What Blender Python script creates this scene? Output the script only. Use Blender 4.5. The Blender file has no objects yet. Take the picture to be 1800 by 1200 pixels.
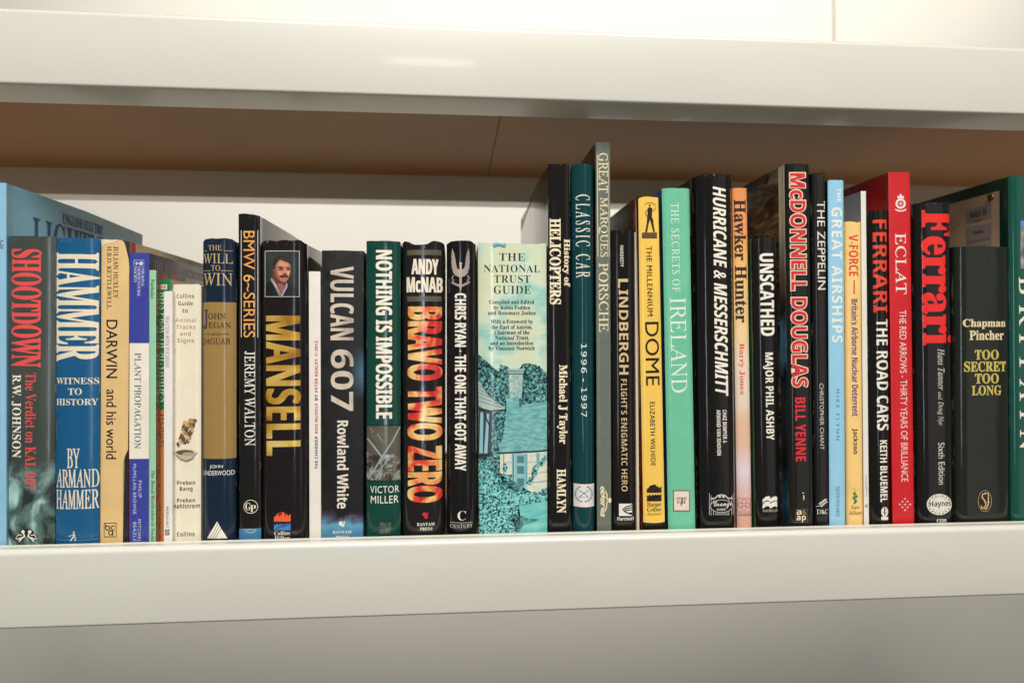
import bpy, bmesh, math, random
from mathutils import Vector, noise as mnoise
random.seed(7)
sc = bpy.context.scene
COL = sc.collection
# ------------------------------------------------------------------ camera, light, exposure
F = 1200.0                                   # focal length in photo pixels (1800 wide)
TH = math.atan(.0855); CD = .58              # yaw, distance to the plane of the spines
cam = bpy.data.cameras.new('camera'); camo = bpy.data.objects.new('camera', cam); COL.objects.link(camo)
cam.sensor_width = 36; cam.lens = F / 1800 * 36
camo.location = (0, -CD, 0); camo.rotation_euler = (math.radians(90), 0, -TH)
cam.clip_start = .02; cam.clip_end = 50
cam.dof.use_dof = True; cam.dof.focus_distance = .585; cam.dof.aperture_fstop = 5.0
sc.camera = camo
W = bpy.data.worlds.new("World"); sc.world = W; W.use_nodes = True
W.node_tree.nodes['Background'].inputs[0].default_value = (1.0, .95, .88, 1)
W.node_tree.nodes['Background'].inputs[1].default_value = .13
sc.view_settings.view_transform = 'Standard'; sc.view_settings.look = 'None'
sc.view_settings.exposure = 0; sc.view_settings.gamma = 1

def area(name, loc, target, sx, sy, energy, col, spread=180):
    l = bpy.data.lights.new(name, 'AREA'); l.shape = 'RECTANGLE'; l.size = sx; l.size_y = sy
    l.energy = energy; l.color = col; l.spread = math.radians(spread)
    o = bpy.data.objects.new(name, l); COL.objects.link(o); o.location = loc
    o.rotation_euler = (Vector(target) - Vector(loc)).to_track_quat('-Z', 'Y').to_euler()
    return o
area('ceiling_light', (.15, -2.1, 2.6), (.05, 0, 0), 2.4, 1.1, 41, (1, .97, .92), 80)
area('spot_lamp', (-.08, -1.9, .97), (0, 0, 0), .30, .10, 1.5, (1, .95, .88))
area('window_strip', (-.12, -1.9, -.02), (0, 0, 0), .09, .72, 1.9, (.80, .90, 1))
area('side_wall_glow', (1.35, -1.6, .1), (.1, 0, 0), .9, 1.5, 1.3, (1, .95, .88))
area('rear_ceiling_light', (.45, .9, 1.8), (.4, 1.7, .6), 3.6, .4, 26, (1, .965, .90), 130)

# ------------------------------------------------------------------ pixel <-> place helpers
def ray(px, py):
    u = (px - 900) / F; v = (600 - py) / F
    return (math.cos(TH) * u + math.sin(TH), -math.sin(TH) * u + math.cos(TH), v)
def at(px, py, Y):
    r = ray(px, py); t = (Y + CD) / r[1]
    return r[0] * t, r[2] * t
def lip(px): return 956.5 - .0247 * px
ZS = -.1697                                   # top of the lower shelf board

def obj(name, me, parent=None, mats=()):
    o = bpy.data.objects.new(name, me); COL.objects.link(o)
    for m in mats: me.materials.append(m)
    if parent: o.parent = parent
    return o
def frombm(bm, name):
    me = bpy.data.meshes.new(name); bm.to_mesh(me); bm.free(); return me

# ------------------------------------------------------------------ materials
def lin(c):
    c /= 255
    return c / 12.92 if c <= .04045 else ((c + .055) / 1.055) ** 2.4
def C(rgb, k=.92): return tuple(min(.9, lin(v) * k) for v in rgb) + (1,)
_m = {}
class NT:
    def __init__(s, name):
        s.m = bpy.data.materials.new(name); s.m.use_nodes = True; s.t = s.m.node_tree
        s.b = s.t.nodes['Principled BSDF']
    def n(s, typ, **kw):
        x = s.t.nodes.new(typ)
        for k, v in kw.items(): setattr(x, k, v)
        return x
    def l(s, a, b): s.t.links.new(a, b)
    def coord(s):
        if not hasattr(s, 'tc'): s.tc = s.n('ShaderNodeTexCoord').outputs['Object']
        return s.tc
    def noise(s, scale, detail=3, rough=.55, dist=0, stretch=None):
        x = s.n('ShaderNodeTexNoise'); x.inputs['Scale'].default_value = scale
        x.inputs['Detail'].default_value = detail; x.inputs['Roughness'].default_value = rough
        x.inputs['Distortion'].default_value = dist
        c = s.coord()
        if stretch:
            mp = s.n('ShaderNodeMapping'); mp.inputs['Scale'].default_value = stretch; s.l(c, mp.inputs[0]); c = mp.outputs[0]
        s.l(c, x.inputs['Vector']); return x.outputs['Fac']
    def ramp(s, fac, stops, interp='LINEAR'):
        r = s.n('ShaderNodeValToRGB'); e = r.color_ramp.elements; r.color_ramp.interpolation = interp
        while len(e) < len(stops): e.new(.5)
        for i, (p, c) in enumerate(stops):
            e[i].position = p; e[i].color = c if len(c) == 4 else C(c)
        s.l(fac, r.inputs[0]); return r.outputs[0]
    def mix(s, fac, a, b, mode='MIX'):
        x = s.n('ShaderNodeMix', data_type='RGBA', blend_type=mode)
        for i, v in ((0, fac), (6, a), (7, b)):
            if hasattr(v, 'links'): s.l(v, x.inputs[i])
            else: x.inputs[i].default_value = v
        return x.outputs[2]
    def math(s, op, a, b=0, clamp=False):
        x = s.n('ShaderNodeMath', operation=op); x.use_clamp = clamp
        for i, v in ((0, a), (1, b)):
            if hasattr(v, 'links'): s.l(v, x.inputs[i])
            else: x.inputs[i].default_value = v
        return x.outputs[0]
    def sep(s):
        x = s.n('ShaderNodeSeparateXYZ'); s.l(s.coord(), x.inputs[0]); return x.outputs
    def bump(s, strength, scale, dist=.001, detail=2, stretch=None, fine=0):
        f = s.noise(scale, detail, stretch=stretch)
        x = s.n('ShaderNodeBump'); x.inputs['Strength'].default_value = strength; x.inputs['Distance'].default_value = dist
        s.l(f, x.inputs['Height']); s.l(x.outputs[0], s.b.inputs['Normal'])
    def col(s, v):
        if hasattr(v, 'links'): s.l(v, s.b.inputs['Base Color'])
        else: s.b.inputs['Base Color'].default_value = v
    def fin(s, rough=.4, metal=0, spec=.5, coat=0):
        s.b.inputs['Roughness'].default_value = rough; s.b.inputs['Metallic'].default_value = metal
        s.b.inputs['Specular IOR Level'].default_value = spec
        s.b.inputs['Coat Weight'].default_value = coat; s.b.inputs['Coat Roughness'].default_value = .08
        return s.m

def jacket(name, rgb, rough=.3, h=None, wear=.5, gloss=True, base=None, fade=.07, bscale=70, bstr=.25):
    """printed paper / laminate: slight mottling, bumps, scuffed head"""
    t = NT(name)
    if max(rgb) < 48: rgb = tuple(v * .74 for v in rgb)
    c = base(t) if base else C(rgb)
    n = t.noise(38, 4, .6)
    g = t.ramp(n, [(.3, (1 - fade,) * 3 + (1,)), (.72, (1 + fade * .6,) * 3 + (1,))])
    c = t.mix(1.0, c, g, 'MULTIPLY')
    if h and wear:
        z = t.sep()[2]
        m = t.math('MULTIPLY', t.math('SUBTRACT', z, h - .0045), 1 / .0045, True)
        m = t.math('MULTIPLY', m, t.math('GREATER_THAN', t.noise(420, 3, .7, stretch=(1, 1, .6)), .66 - .05 * wear))
        m = t.math('MULTIPLY', m, .3 * wear)
        c = t.mix(m, c, C((215, 205, 190)))
        ex = t.math('MULTIPLY', t.math('SUBTRACT', t.math('ABSOLUTE', t.sep()[0]), _txt['w'] / 2 - .0008), 1 / .0008, True)
        ex = t.math('MULTIPLY', ex, t.math('GREATER_THAN', t.noise(160, 4, .7, 0, (1, 1, .25)), .57))
        c = t.mix(t.math('MULTIPLY', ex, .22 * wear), c, C((205, 196, 180)))
        # fine handling marks
        s1 = t.math('GREATER_THAN', t.noise(900, 2, .8), .735)
        c = t.mix(t.math('MULTIPLY', s1, .18 * wear), c, C((200, 190, 175)))
    t.col(c)
    t.bump(bstr, bscale, .0012, 3, stretch=(1, 1, .35))
    r = t.ramp(t.noise(55, 3), [(.3, (rough * .75,) * 3 + (1,)), (.75, (rough * 1.35,) * 3 + (1,))])
    t.l(r, t.b.inputs['Roughness'])
    m = t.fin(rough, 0, .5, .25 if gloss else 0)
    t.l(r, t.b.inputs['Roughness'])
    return m
def ink(rgb, rough=.3, gloss=True):
    k = ('ink', tuple(rgb), rough, gloss)
    if k not in _m:
        t = NT('print_ink'); c = C(rgb)
        c = t.mix(1.0, c, t.ramp(t.noise(60, 3), [(.3, (.93, .93, .93, 1)), (.7, (1.03, 1.03, 1.03, 1))]), 'MULTIPLY')
        t.col(c); t.bump(.25, 70, .0012, 3, stretch=(1, 1, .35)); _m[k] = t.fin(rough, 0, .5, .25 if gloss else 0)
    return _m[k]
def foil(rgb, rough=.25):
    k = ('foil', tuple(rgb), rough)
    if k not in _m:
        t = NT('metallic_foil'); t.col(C(rgb, 1)); t.bump(.5, 45, .0015, 3, stretch=(1, 1, .3)); _m[k] = t.fin(rough, .85, .5)
    return _m[k]
def stops_mat(name, stops, scale, rough=.3, detail=5, rg=.6, dist=0, stretch=None, interp='LINEAR'):
    if name in _m: return _m[name]
    t = NT(name); t.col(t.ramp(t.noise(scale, detail, rg, dist, stretch), stops, interp))
    t.bump(.25, 70, .0012, 3, stretch=(1, 1, .35)); _m[name] = t.fin(rough, 0, .5, .25)
    return _m[name]
def page_mat():
    t = NT('page_edges'); t.col(t.ramp(t.noise(30, 3, stretch=(60, .4, .4)), [(.35, (196, 182, 150)), (.7, (228, 216, 188))]))
    t.bump(.5, 30, .0005, 2, stretch=(80, .4, .4)); return t.fin(.9, 0, .2)
PAGES = page_mat()

# ------------------------------------------------------------------ lettering
RNG = {'SB': (0x1D400, 0x1D41A, 0x1D7CE), 'SI': (0x1D434, 0x1D44E, None), 'SBI': (0x1D468, 0x1D482, 0x1D7CE),
       'SC': (0x1D4D0, 0x1D4EA, None), 'N': (0x1D5A0, 0x1D5BA, 0x1D7E2), 'NB': (0x1D5D4, 0x1D5EE, 0x1D7EC),
       'NI': (0x1D608, 0x1D622, None), 'NBI': (0x1D63C, 0x1D656, 0x1D7EC), 'MO': (0x1D670, 0x1D68A, 0x1D7F6)}
def remap(s, f):
    if f == 'SR':
        o = ''
        for c in s:
            if 'A' <= c <= 'Z': o += chr(0x1D434 + ord(c) - 65)
            elif 'a' <= c <= 'z': o += chr(0x1D41A + ord(c) - 97)
            elif c.isdigit(): o += chr(0x1D7CE + ord(c) - 48)
            else: o += c
        return o
    if f not in RNG: return s
    U, L, D = RNG[f]; o = ''
    for c in s:
        if 'A' <= c <= 'Z': o += chr(U + ord(c) - 65)
        elif 'a' <= c <= 'z':
            o += chr(0x210E) if (f == 'SI' and c == 'h') else chr(L + ord(c) - 97)
        elif c.isdigit() and D: o += chr(D + ord(c) - 48)
        else: o += c
    return o
_txt = {}
def glyphs(s, f='ui', off=0, sp=1.0, res=4, shear=0):
    """text -> list of (verts, faces) normalised to its own box"""
    if 'o' not in _txt:
        cu = bpy.data.curves.new('txt', 'FONT'); cu.fill_mode = 'FRONT'
        _txt['o'] = bpy.data.objects.new('txt', cu); COL.objects.link(_txt['o'])
    o = _txt['o']; cu = o.data
    cu.body = remap(s, f); cu.space_character = sp; cu.offset = off; cu.resolution_u = res
    me = bpy.data.meshes.new_from_object(o)
    V = [[v.co.x, v.co.y] for v in me.vertices]; Fc = [tuple(p.vertices) for p in me.polygons]
    bpy.data.meshes.remove(me)
    if f == 'SR' and s.upper() == s: shear = -.275
    if shear:
        for v in V: v[0] += v[1] * shear
    x0 = min(v[0] for v in V); x1 = max(v[0] for v in V); y0 = min(v[1] for v in V); y1 = max(v[1] for v in V)
    _txt['asp'] = (x1 - x0) / (y1 - y0)
    V = [((v[0] - x0) / (x1 - x0), (v[1] - y0) / (y1 - y0)) for v in V]
    return V, Fc

# ------------------------------------------------------------------ books
class Book:
    def __init__(b, label, px, top, Y=.003, depth=.155, mat=None, kind='hard', bulge=None, p=2.4, left=None, right=None,
                 head=None, amp=.0005, group=None, name='book', thick=None, back_round=0):
        xbl, xbr, xtl, xtr = px
        hard = kind == 'hard'
        bu = bulge if bulge is not None else (.0035 if hard else .0003)
        Y -= bu * .6; Ye = Y + bu * .9
        bl = at(xbl, lip((xbl + xbr) / 2), Ye); br = at(xbr, lip((xbl + xbr) / 2), Ye)
        tl = at(xtl, top, Ye); tr = at(xtr, top, Ye)
        b.w = w = ((br[0] - bl[0]) + (tr[0] - tl[0])) / 2
        cb = ((bl[0] + br[0]) / 2, bl[1]); ct = ((tl[0] + tr[0]) / 2, tl[1])
        b.lean = a = math.atan2(ct[0] - cb[0], ct[1] - cb[1])
        lift = abs(math.sin(a)) * w / 2 + .0003
        b.o = (cb[0] + (ZS - cb[1]) * math.tan(a), Y, ZS + lift)
        b.h = h = (ct[1] - b.o[2]) / math.cos(a)
        b.Y = Y; b.layer = 1
        r = bpy.data.objects.new(name, None); COL.objects.link(r); r.location = b.o; r.rotation_euler = (0, a, 0)
        r.empty_display_size = .02; b.root = r
        r['label'] = label; r['category'] = 'book'
        r['group'] = 'books standing upright in a row on the shelf'
        _txt['w'] = w
        if callable(mat): mat = mat(b)
        # profile
        t = thick or (.0022 if hard else .0004)
        N = 16 if hard else 8
        P = []
        for i in range(N + 1):
            s = -1 + 2 * i / N
            s = math.copysign(abs(s) ** .75, s)
            x = s * w / 2
            P.append((x, bu * abs(s) ** p))
        b.P = P
        b.Nn = []
        for i in range(len(P)):
            i0 = max(0, i - 1); i1 = min(len(P) - 1, i + 1)
            dx = P[i1][0] - P[i0][0]; dy = P[i1][1] - P[i0][1]; L = math.hypot(dx, dy)
            b.Nn.append((dy / L, -dx / L))
        d = depth
        g = .0009 if hard and w > .008 else 0
        L = [(-w / 2, d), (-w / 2, d * .5), (-w / 2, bu + .011), (-w / 2 + g, bu + .007), (-w / 2 + .0001, bu + .0025)]
        R = [(-x, y) for x, y in reversed(L)]
        path = L + P + R
        cc = (0, d * .5)
        def inner(i):
            i0 = max(0, i - 1); i1 = min(len(path) - 1, i + 1)
            dx = path[i1][0] - path[i0][0]; dy = path[i1][1] - path[i0][1]; Ln = math.hypot(dx, dy) or 1
            tt = min(t, w * .25)
            return (path[i][0] - dy / Ln * tt * 1.0, path[i][1] + dx / Ln * tt)
        Q = [inner(i) for i in range(len(path))]
        bm = bmesh.new()
        mats = [mat]
        li = 0; ri = 0
        def seg(side):
            if side is None: return None
            lst = side if isinstance(side, list) else [(1, side)]
            out = []
            for dd, m in lst:
                if m not in mats: mats.append(m)
                out.append((dd, mats.index(m)))
            return out
        LM = seg(left); RM = seg(right)
        sd = random.random() * 50
        def ztop(x, y):
            s = max(-1, min(1, x / (w / 2)))
            dz = amp * .6 * mnoise.noise(Vector((x * 140 + sd, y * 50, sd))) + amp * .12 * mnoise.noise(Vector((x * 420 + sd, y * 90, sd)))
            if head and y < bu + .02:
                for k in range(len(head) - 1):
                    if head[k][0] <= s <= head[k + 1][0]:
                        f = (s - head[k][0]) / (head[k + 1][0] - head[k][0]); f = f * f * (3 - 2 * f)
                        dz += head[k][1] * (1 - f) + head[k + 1][1] * f; break
            if back_round and y > d - .001: dz -= back_round
            return dz
        # finer board stations for colour breaks and a slightly worn top
        zl = [0, h * .5, h - .005, h - .0012, h]
        cols = []
        for (x, y), (qx, qy) in zip(path, Q):
            dz = ztop(x, y)
            a_ = [bm.verts.new((x, y, z + (dz if k >= 3 else 0))) for k, z in enumerate(zl)]
            i_ = [bm.verts.new((qx, qy, z + (dz if k >= 3 else 0))) for k, z in enumerate(zl)]
            cols.append((a_, i_))
        nP0 = len(L); nP1 = len(L) + len(P) - 1
        for i in range(len(path) - 1):
            A, Ai = cols[i]; B, Bi = cols[i + 1]
            mi = 0
            ym = (path[i][1] + path[i + 1][1]) / 2
            src = LM if i < nP0 else RM if i >= nP1 else None
            if src:
                for dd, m in src:
                    if ym <= dd: mi = m; break
            for k in range(len(zl) - 1):
                f = bm.faces.new((A[k], B[k], B[k + 1], A[k + 1])); f.material_index = mi; f.smooth = True
                f = bm.faces.new((Bi[k], Ai[k], Ai[k + 1], Bi[k + 1])); f.material_index = mi
            bm.faces.new((A[-1], B[-1], Bi[-1], Ai[-1])).material_index = mi
            bm.faces.new((B[0], A[0], Ai[0], Bi[0])).material_index = mi
        for c, flip in ((cols[0], 0), (cols[-1], 1)):
            A, Ai = c
            for k in range(len(zl) - 1):
                q = (Ai[k], A[k], A[k + 1], Ai[k + 1])
                bm.faces.new(q if not flip else tuple(reversed(q)))
        bmesh.ops.recalc_face_normals(bm, faces=bm.faces)
        me = frombm(bm, 'cover'); me.set_sharp_from_angle(angle=math.radians(50))
        b.cover = obj('cover', me, r, mats)
        # pages
        if w > .002:
            tt = min(t, w * .25) + .0002
            rc = .003 if hard else .0003
            bm = bmesh.new()
            X = w / 2 - tt - .0003; y0 = bu + t + .0015; y1 = d - (.004 if hard else .0003)
            vs = [bm.verts.new(v) for v in [(x, y, z) for z in (rc, h - rc) for x, y in ((-X, y0), (X, y0), (X, y1), (-X, y1))]]
            for q in ((0, 1, 2, 3), (7, 6, 5, 4), (0, 4, 5, 1), (1, 5, 6, 2), (2, 6, 7, 3), (3, 7, 4, 0)): bm.faces.new([vs[i] for i in q])
            bmesh.ops.recalc_face_normals(bm, faces=bm.faces)
            obj('pages', frombm(bm, 'pages'), r, [PAGES])
    def loc(b, px, py):
        c, s = math.cos(b.lean), math.sin(b.lean); yy = 0
        for _ in range(3):
            x, z = at(px, py, b.Y + yy); dx = x - b.o[0]; dz = z - b.o[2]
            u, v = dx * c - dz * s, dx * s + dz * c
            yy = b.prof(u)[0]
        return u, v
    def z(b, py, px=None):
        if px is None: return None
        return b.loc(px, py)[1]
    def prof(b, x):
        P = b.P
        x = max(P[0][0], min(P[-1][0], x))
        for i in range(len(P) - 1):
            if x <= P[i + 1][0] + 1e-9:
                f = (x - P[i][0]) / (P[i + 1][0] - P[i][0]); f = max(0, min(1, f))
                y = P[i][1] * (1 - f) + P[i + 1][1] * f
                n0, n1 = b.Nn[i], b.Nn[i + 1]
                nx = n0[0] * (1 - f) + n1[0] * f; ny = n0[1] * (1 - f) + n1[1] * f; L = math.hypot(nx, ny)
                return y, nx / L, ny / L
        return P[-1][1], b.Nn[-1][0], b.Nn[-1][1]
    def lay(b, name, parts, label=None, parent=None):
        """parts: list of (verts2d local, faces, material, extra lift) laid on the curved spine"""
        allv = []; allf = []; alln = []; mi = []; mats = []
        for V, Fc, m, lf in parts:
            if m not in mats: mats.append(m)
            k = mats.index(m)
            bm = bmesh.new()
            xs = b.P[-1][0]
            vs = [bm.verts.new((max(-xs, min(xs, v[0])), 0, v[1])) for v in V]
            for f in Fc:
                try: bm.faces.new([vs[i] for i in f])
                except ValueError: pass
            if any(len(f) > 4 for f in Fc): bmesh.ops.triangulate(bm, faces=bm.faces)
            lo = min(v.co.x for v in bm.verts); hi = max(v.co.x for v in bm.verts)
            for (px_, _) in b.P[1:-1]:
                if lo < px_ < hi:
                    bmesh.ops.bisect_plane(bm, geom=bm.verts[:] + bm.edges[:] + bm.faces[:], plane_co=(px_, 0, 0), plane_no=(1, 0, 0), dist=1e-7)
            base = len(allv); bm.verts.index_update()
            for v in bm.verts:
                y, nx, ny = b.prof(v.co.x)
                L = .00003 + .00002 * b.layer + lf
                allv.append((v.co.x + nx * L, y + ny * L, v.co.z)); alln.append((nx, ny, 0))
            for f in bm.faces:
                ids = [v.index + base for v in f.verts]
                f.normal_update()
                if f.normal.y > 0: ids.reverse()
                allf.append(ids); mi.append(k)
            bm.free()
        b.layer += 1
        me = bpy.data.meshes.new(name); me.from_pydata(allv, [], allf)
        me.polygons.foreach_set('material_index', mi)
        me.polygons.foreach_set('use_smooth', [True] * len(mi))
        me.normals_split_custom_set_from_vertices(alln)
        o = obj(name, me, parent or b.root, mats)
        if label: o['label'] = label
        return o
    def text(b, s, rect, col, f='ui', o='D', name='lettering', off=0, sp=1, mat=None, fat=1, **kw):
        x0, x1, y0, y1 = rect
        if f in ('ui', 'NB') and off > 0 and off < .04: fat += off * 30; off = 0
        V, Fc = glyphs(s, f, off, sp, **kw)
        cx = (x0 + x1) / 2; cy = (y0 + y1) / 2
        L = b.loc(x0, cy)[0]; R = b.loc(x1, cy)[0]; T = b.loc(cx, y0)[1]; Bt = b.loc(cx, y1)[1]
        if o == 'H':
            V = [(L + u * (R - L), Bt + v * (T - Bt)) for u, v in V]
        elif o == 'D':
            V = [(L + v * (R - L), T + u * (Bt - T)) for u, v in V]
        else:
            V = [(R + v * (L - R), Bt + u * (T - Bt)) for u, v in V]
        gh = abs(R - L) if o != 'H' else abs(T - Bt); gw = abs(T - Bt) if o != 'H' else abs(R - L)
        q = gw / gh / _txt['asp']; m = mat or ink(col)
        e = fat * gh * {'NB': .05, 'ui': .012, 'SB': .022, 'SR': .014}.get(f, 0) * max(0, .95 - q)
        if e > .00006:                       # condensed faces keep strong stems
            A = [(x + (e if o == 'H' else 0), z + (0 if o == 'H' else e)) for x, z in V]
            B = [(x - (e if o == 'H' else 0), z - (0 if o == 'H' else e)) for x, z in V]
            b.lay(name, [(A, Fc, m, 0), (B, Fc, m, .000006)])
        else: b.lay(name, [(V, Fc, m, 0)])
        return b
    def art(b, name, shapes, label=None):
        """shapes in photo pixels: (points | (verts, faces), colour or material)"""
        parts = []
        for i, (pts, m) in enumerate(shapes):
            if isinstance(m, tuple): m = ink(m)
            if isinstance(pts, tuple): V, Fc = pts
            else: V, Fc = pts, [tuple(range(len(pts)))]
            V = [b.loc(*p) for p in V]
            parts.append((V, Fc, m, .000012 * i))
        o = b.lay(name, parts, label); b.layer += int(len(shapes) * .65) + 1
        return o
    def band(b, y0, y1, col, name='colour_band', x0=None, x1=None):
        m = ink(col) if isinstance(col, tuple) else col
        w = b.w / 2 * .999
        cx = 0
        pm = None
        # px at centre of book
        zc0 = b._z(y0); zc1 = b._z(y1)
        zc1 = max(0.0005, zc1)
        b.lay(name, [([(-w, zc1), (w, zc1), (w, zc0), (-w, zc0)], [(0, 1, 2, 3)], m, 0)])
        return b
    def _z(b, py):
        # invert at the spine's centre line
        lo, hi = 0, b.h * 1.02
        for _ in range(30):
            mid = (lo + hi) / 2
            x = b.o[0] + math.sin(b.lean) * mid; z = b.o[2] + math.cos(b.lean) * mid
            # project
            dx, dy, dz = x, b.Y + CD, z
            cy = dx * math.sin(TH) + dy * math.cos(TH)
            yy = 600 - F * dz / cy
            if yy > py: lo = mid
            else: hi = mid
        return lo
    def side(b, px, py, right=True, lift=.0002):
        X = b.w / 2 + lift
        r = ray(px, py); c, s = math.cos(b.lean), math.sin(b.lean)
        # plane: (p-o).(c,0,-s)=±X
        sg = 1 if right else -1
        n = (c, 0, -s); po = (0 - b.o[0], -CD - b.Y, 0 - b.o[2])
        num = sg * X - (po[0] * n[0] + po[2] * n[2]); t = num / (r[0] * n[0] + r[2] * n[2])
        p = (po[0] + r[0] * t, po[1] + r[1] * t, po[2] + r[2] * t)
        return p[1], p[0] * s + p[2] * c
    def sidequad(b, name, pts, m, right=True, lift=.0002, n=0):
        sg = 1 if right else -1
        V = [(sg * (b.w / 2 + lift), y, z) for y, z in pts]
        F_ = [tuple(range(len(pts)))]
        me = bpy.data.meshes.new(name); me.from_pydata(V, [], F_)
        return obj(name, me, b.root, [ink(m) if isinstance(m, tuple) else m])
    def sidetext(b, s, y0, y1, z0, z1, col, f='SB', right=True, name='cover_lettering', lift=.0003, **kw):
        V, Fc = glyphs(s, f, **kw)
        sg = 1 if right else -1
        if not right: y0, y1 = y1, y0
        V = [(sg * (b.w / 2 + lift), y0 + u * (y1 - y0), z0 + v * (z1 - z0)) for u, v in V]
        me = bpy.data.meshes.new(name); me.from_pydata(V, [], Fc)
        return obj(name, me, b.root, [ink(col, .6, False)])

# px shape helpers
def ell(cx, cy, rx, ry, n=20, a0=0, a1=360):
    return [(cx + rx * math.cos(math.radians(a0 + (a1 - a0) * i / n)), cy + ry * math.sin(math.radians(a0 + (a1 - a0) * i / n))) for i in range(n + (a1 - a0 != 360))]
def ring(cx, cy, rx, ry, t, n=24, a0=0, a1=360):
    V = []
    m = n + 1
    for i in range(m):
        a = math.radians(a0 + (a1 - a0) * i / n)
        V += [(cx + rx * math.cos(a), cy + ry * math.sin(a)), (cx + (rx - t) * math.cos(a), cy + (ry - t) * math.sin(a))]
    return V, [(2 * i, 2 * i + 2, 2 * i + 3, 2 * i + 1) for i in range(n)]
def rc(x0, x1, y0, y1): return [(x0, y0), (x1, y0), (x1, y1), (x0, y1)]
def frame(x0, x1, y0, y1, t):
    V = rc(x0, x1, y0, y1) + rc(x0 + t, x1 - t, y0 + t, y1 - t)
    return V, [(i, (i + 1) % 4, 4 + (i + 1) % 4, 4 + i) for i in range(4)]
def stroke(pts, t):
    V = []; Fc = []
    for i, (x, y) in enumerate(pts):
        x0, y0 = pts[max(0, i - 1)]; x1, y1 = pts[min(len(pts) - 1, i + 1)]
        L = math.hypot(x1 - x0, y1 - y0) or 1; nx, ny = -(y1 - y0) / L * t / 2, (x1 - x0) / L * t / 2
        V += [(x + nx, y + ny), (x - nx, y - ny)]
    return V, [(2 * i, 2 * i + 2, 2 * i + 3, 2 * i + 1) for i in range(len(pts) - 1)]
def jag(pts, a=1.3, step=2.2, seed=1):
    r = random.Random(seed); o = []
    for i, (x0, y0) in enumerate(pts):
        x1, y1 = pts[(i + 1) % len(pts)]; n = max(1, int(math.hypot(x1 - x0, y1 - y0) / step))
        for k in range(n):
            f = k / n; o.append((min(961, max(841, x0 + (x1 - x0) * f + r.uniform(-a, a))), min(952, y0 + (y1 - y0) * f + r.uniform(-a, a))))
    return o
def merge(*gs):
    V = []; Fc = []
    for g in gs:
        v, f = g if isinstance(g, tuple) else (g, [tuple(range(len(g)))])
        k = len(V); V += v; Fc += [tuple(i + k for i in q) for q in f]
    return V, Fc
def flame_logo(x0, x1, y0, y1):
    w = x1 - x0; h = y1 - y0
    U = [(0, 1), (0, .55), (.12, .42), (.2, .18), (.27, .5), (.42, .35), (.55, 0), (.66, .2), (.6, .55), (.72, .35), (.74, .15), (.86, .45), (1, .2), (1, 1)]
    return [(x0 + u * w, y0 + v * h) for u, v in U]
def wave_logo(x0, x1, y0, y1):
    w = x1 - x0; h = y1 - y0
    U = [(0, 1), (0, .05)]
    for k in range(5):
        a = k / 5
        U += [(a + .03, .3), (a + .08, .36), (a + .14, .28), (a + .19, .05)]
    U += [(1, .05), (1, 1)]
    return [(x0 + u * w, y0 + v * h) for u, v in U]

# ------------------------------------------------------------------ the room behind and the shelving unit
def box(name, x0, x1, y0, y1, z0, z1, m, parent=None, bev=0):
    bm = bmesh.new(); bmesh.ops.create_cube(bm, size=1)
    for v in bm.verts: v.co = Vector(((x0 + x1) / 2 + v.co.x * (x1 - x0), (y0 + y1) / 2 + v.co.y * (y1 - y0), (z0 + z1) / 2 + v.co.z * (z1 - z0)))
    if bev: bmesh.ops.bevel(bm, geom=bm.edges[:], offset=bev, segments=2, affect='EDGES')
    return obj(name, frombm(bm, name), parent, [m])
t = NT('painted_wall'); t.col(t.ramp(t.noise(1.6, 3), [(.3, (236, 232, 222)), (.7, (241, 237, 228))])); t.bump(.15, 60, .002); WALL = t.fin(.85, 0, .2)
w = box('wall', -3.5, 4.5, 1.70, 1.80, -2.2, 3.0, WALL); w['kind'] = 'structure'
bx0 = at(1467, 20, 1.69)[0]; bx1 = at(1492, 20, 1.69)[0]
t = NT('trim_paint'); t.col(C((236, 230, 220))); TRIM = t.fin(.5, 0, .4)
w = box('wall_trim', bx0, bx1, 1.685, 1.699, .55, 3.0, TRIM, bev=.003); w['kind'] = 'structure'

t = NT('cream_powder_coat')
n1 = t.ramp(t.noise(9, 4, stretch=(.25, 1, 1)), [(.3, (208, 205, 193)), (.7, (214, 212, 201))])
sp = t.math('GREATER_THAN', t.noise(260, 2, .7), .75)
c = t.mix(t.math('MULTIPLY', sp, .25), n1, C((150, 140, 122)))
rub = t.math('MULTIPLY', t.math('SUBTRACT', t.noise(16, 5, .7, 0, (.4, 1, 1)), .62), 3, True)
c = t.mix(t.math('MULTIPLY', rub, .12), c, C((176, 170, 156)))
t.col(c)
a_ = t.noise(420, 2); b_ = t.noise(34, 2)
x = t.n('ShaderNodeBump'); x.inputs['Strength'].default_value = .09; x.inputs['Distance'].default_value = .0006
t.l(t.math('ADD', a_, t.math('MULTIPLY', b_, .6)), x.inputs['Height']); t.l(x.outputs[0], t.b.inputs['Normal'])
PAINT = t.fin(.3, 0, .5, .2)
t = NT('hardboard')
f = t.noise(300, 4, .7); g2 = t.noise(5, 4, .6)
c = t.mix(.5, t.ramp(f, [(.3, (168, 126, 76)), (.7, (192, 149, 95))]), t.ramp(g2, [(.3, (168, 127, 80)), (.7, (186, 143, 91))]))
sc_ = t.noise(14, 2, .5, 2.5, (.3, 1, 1)); ln = t.math('LESS_THAN', t.math('ABSOLUTE', t.math('SUBTRACT', sc_, .52)), .0012)
c = t.mix(t.math('MULTIPLY', ln, .25), c, C((215, 180, 140)))
t.col(c); t.bump(.3, 300, .0004); BOARD = t.fin(.55, 0, .35)

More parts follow.
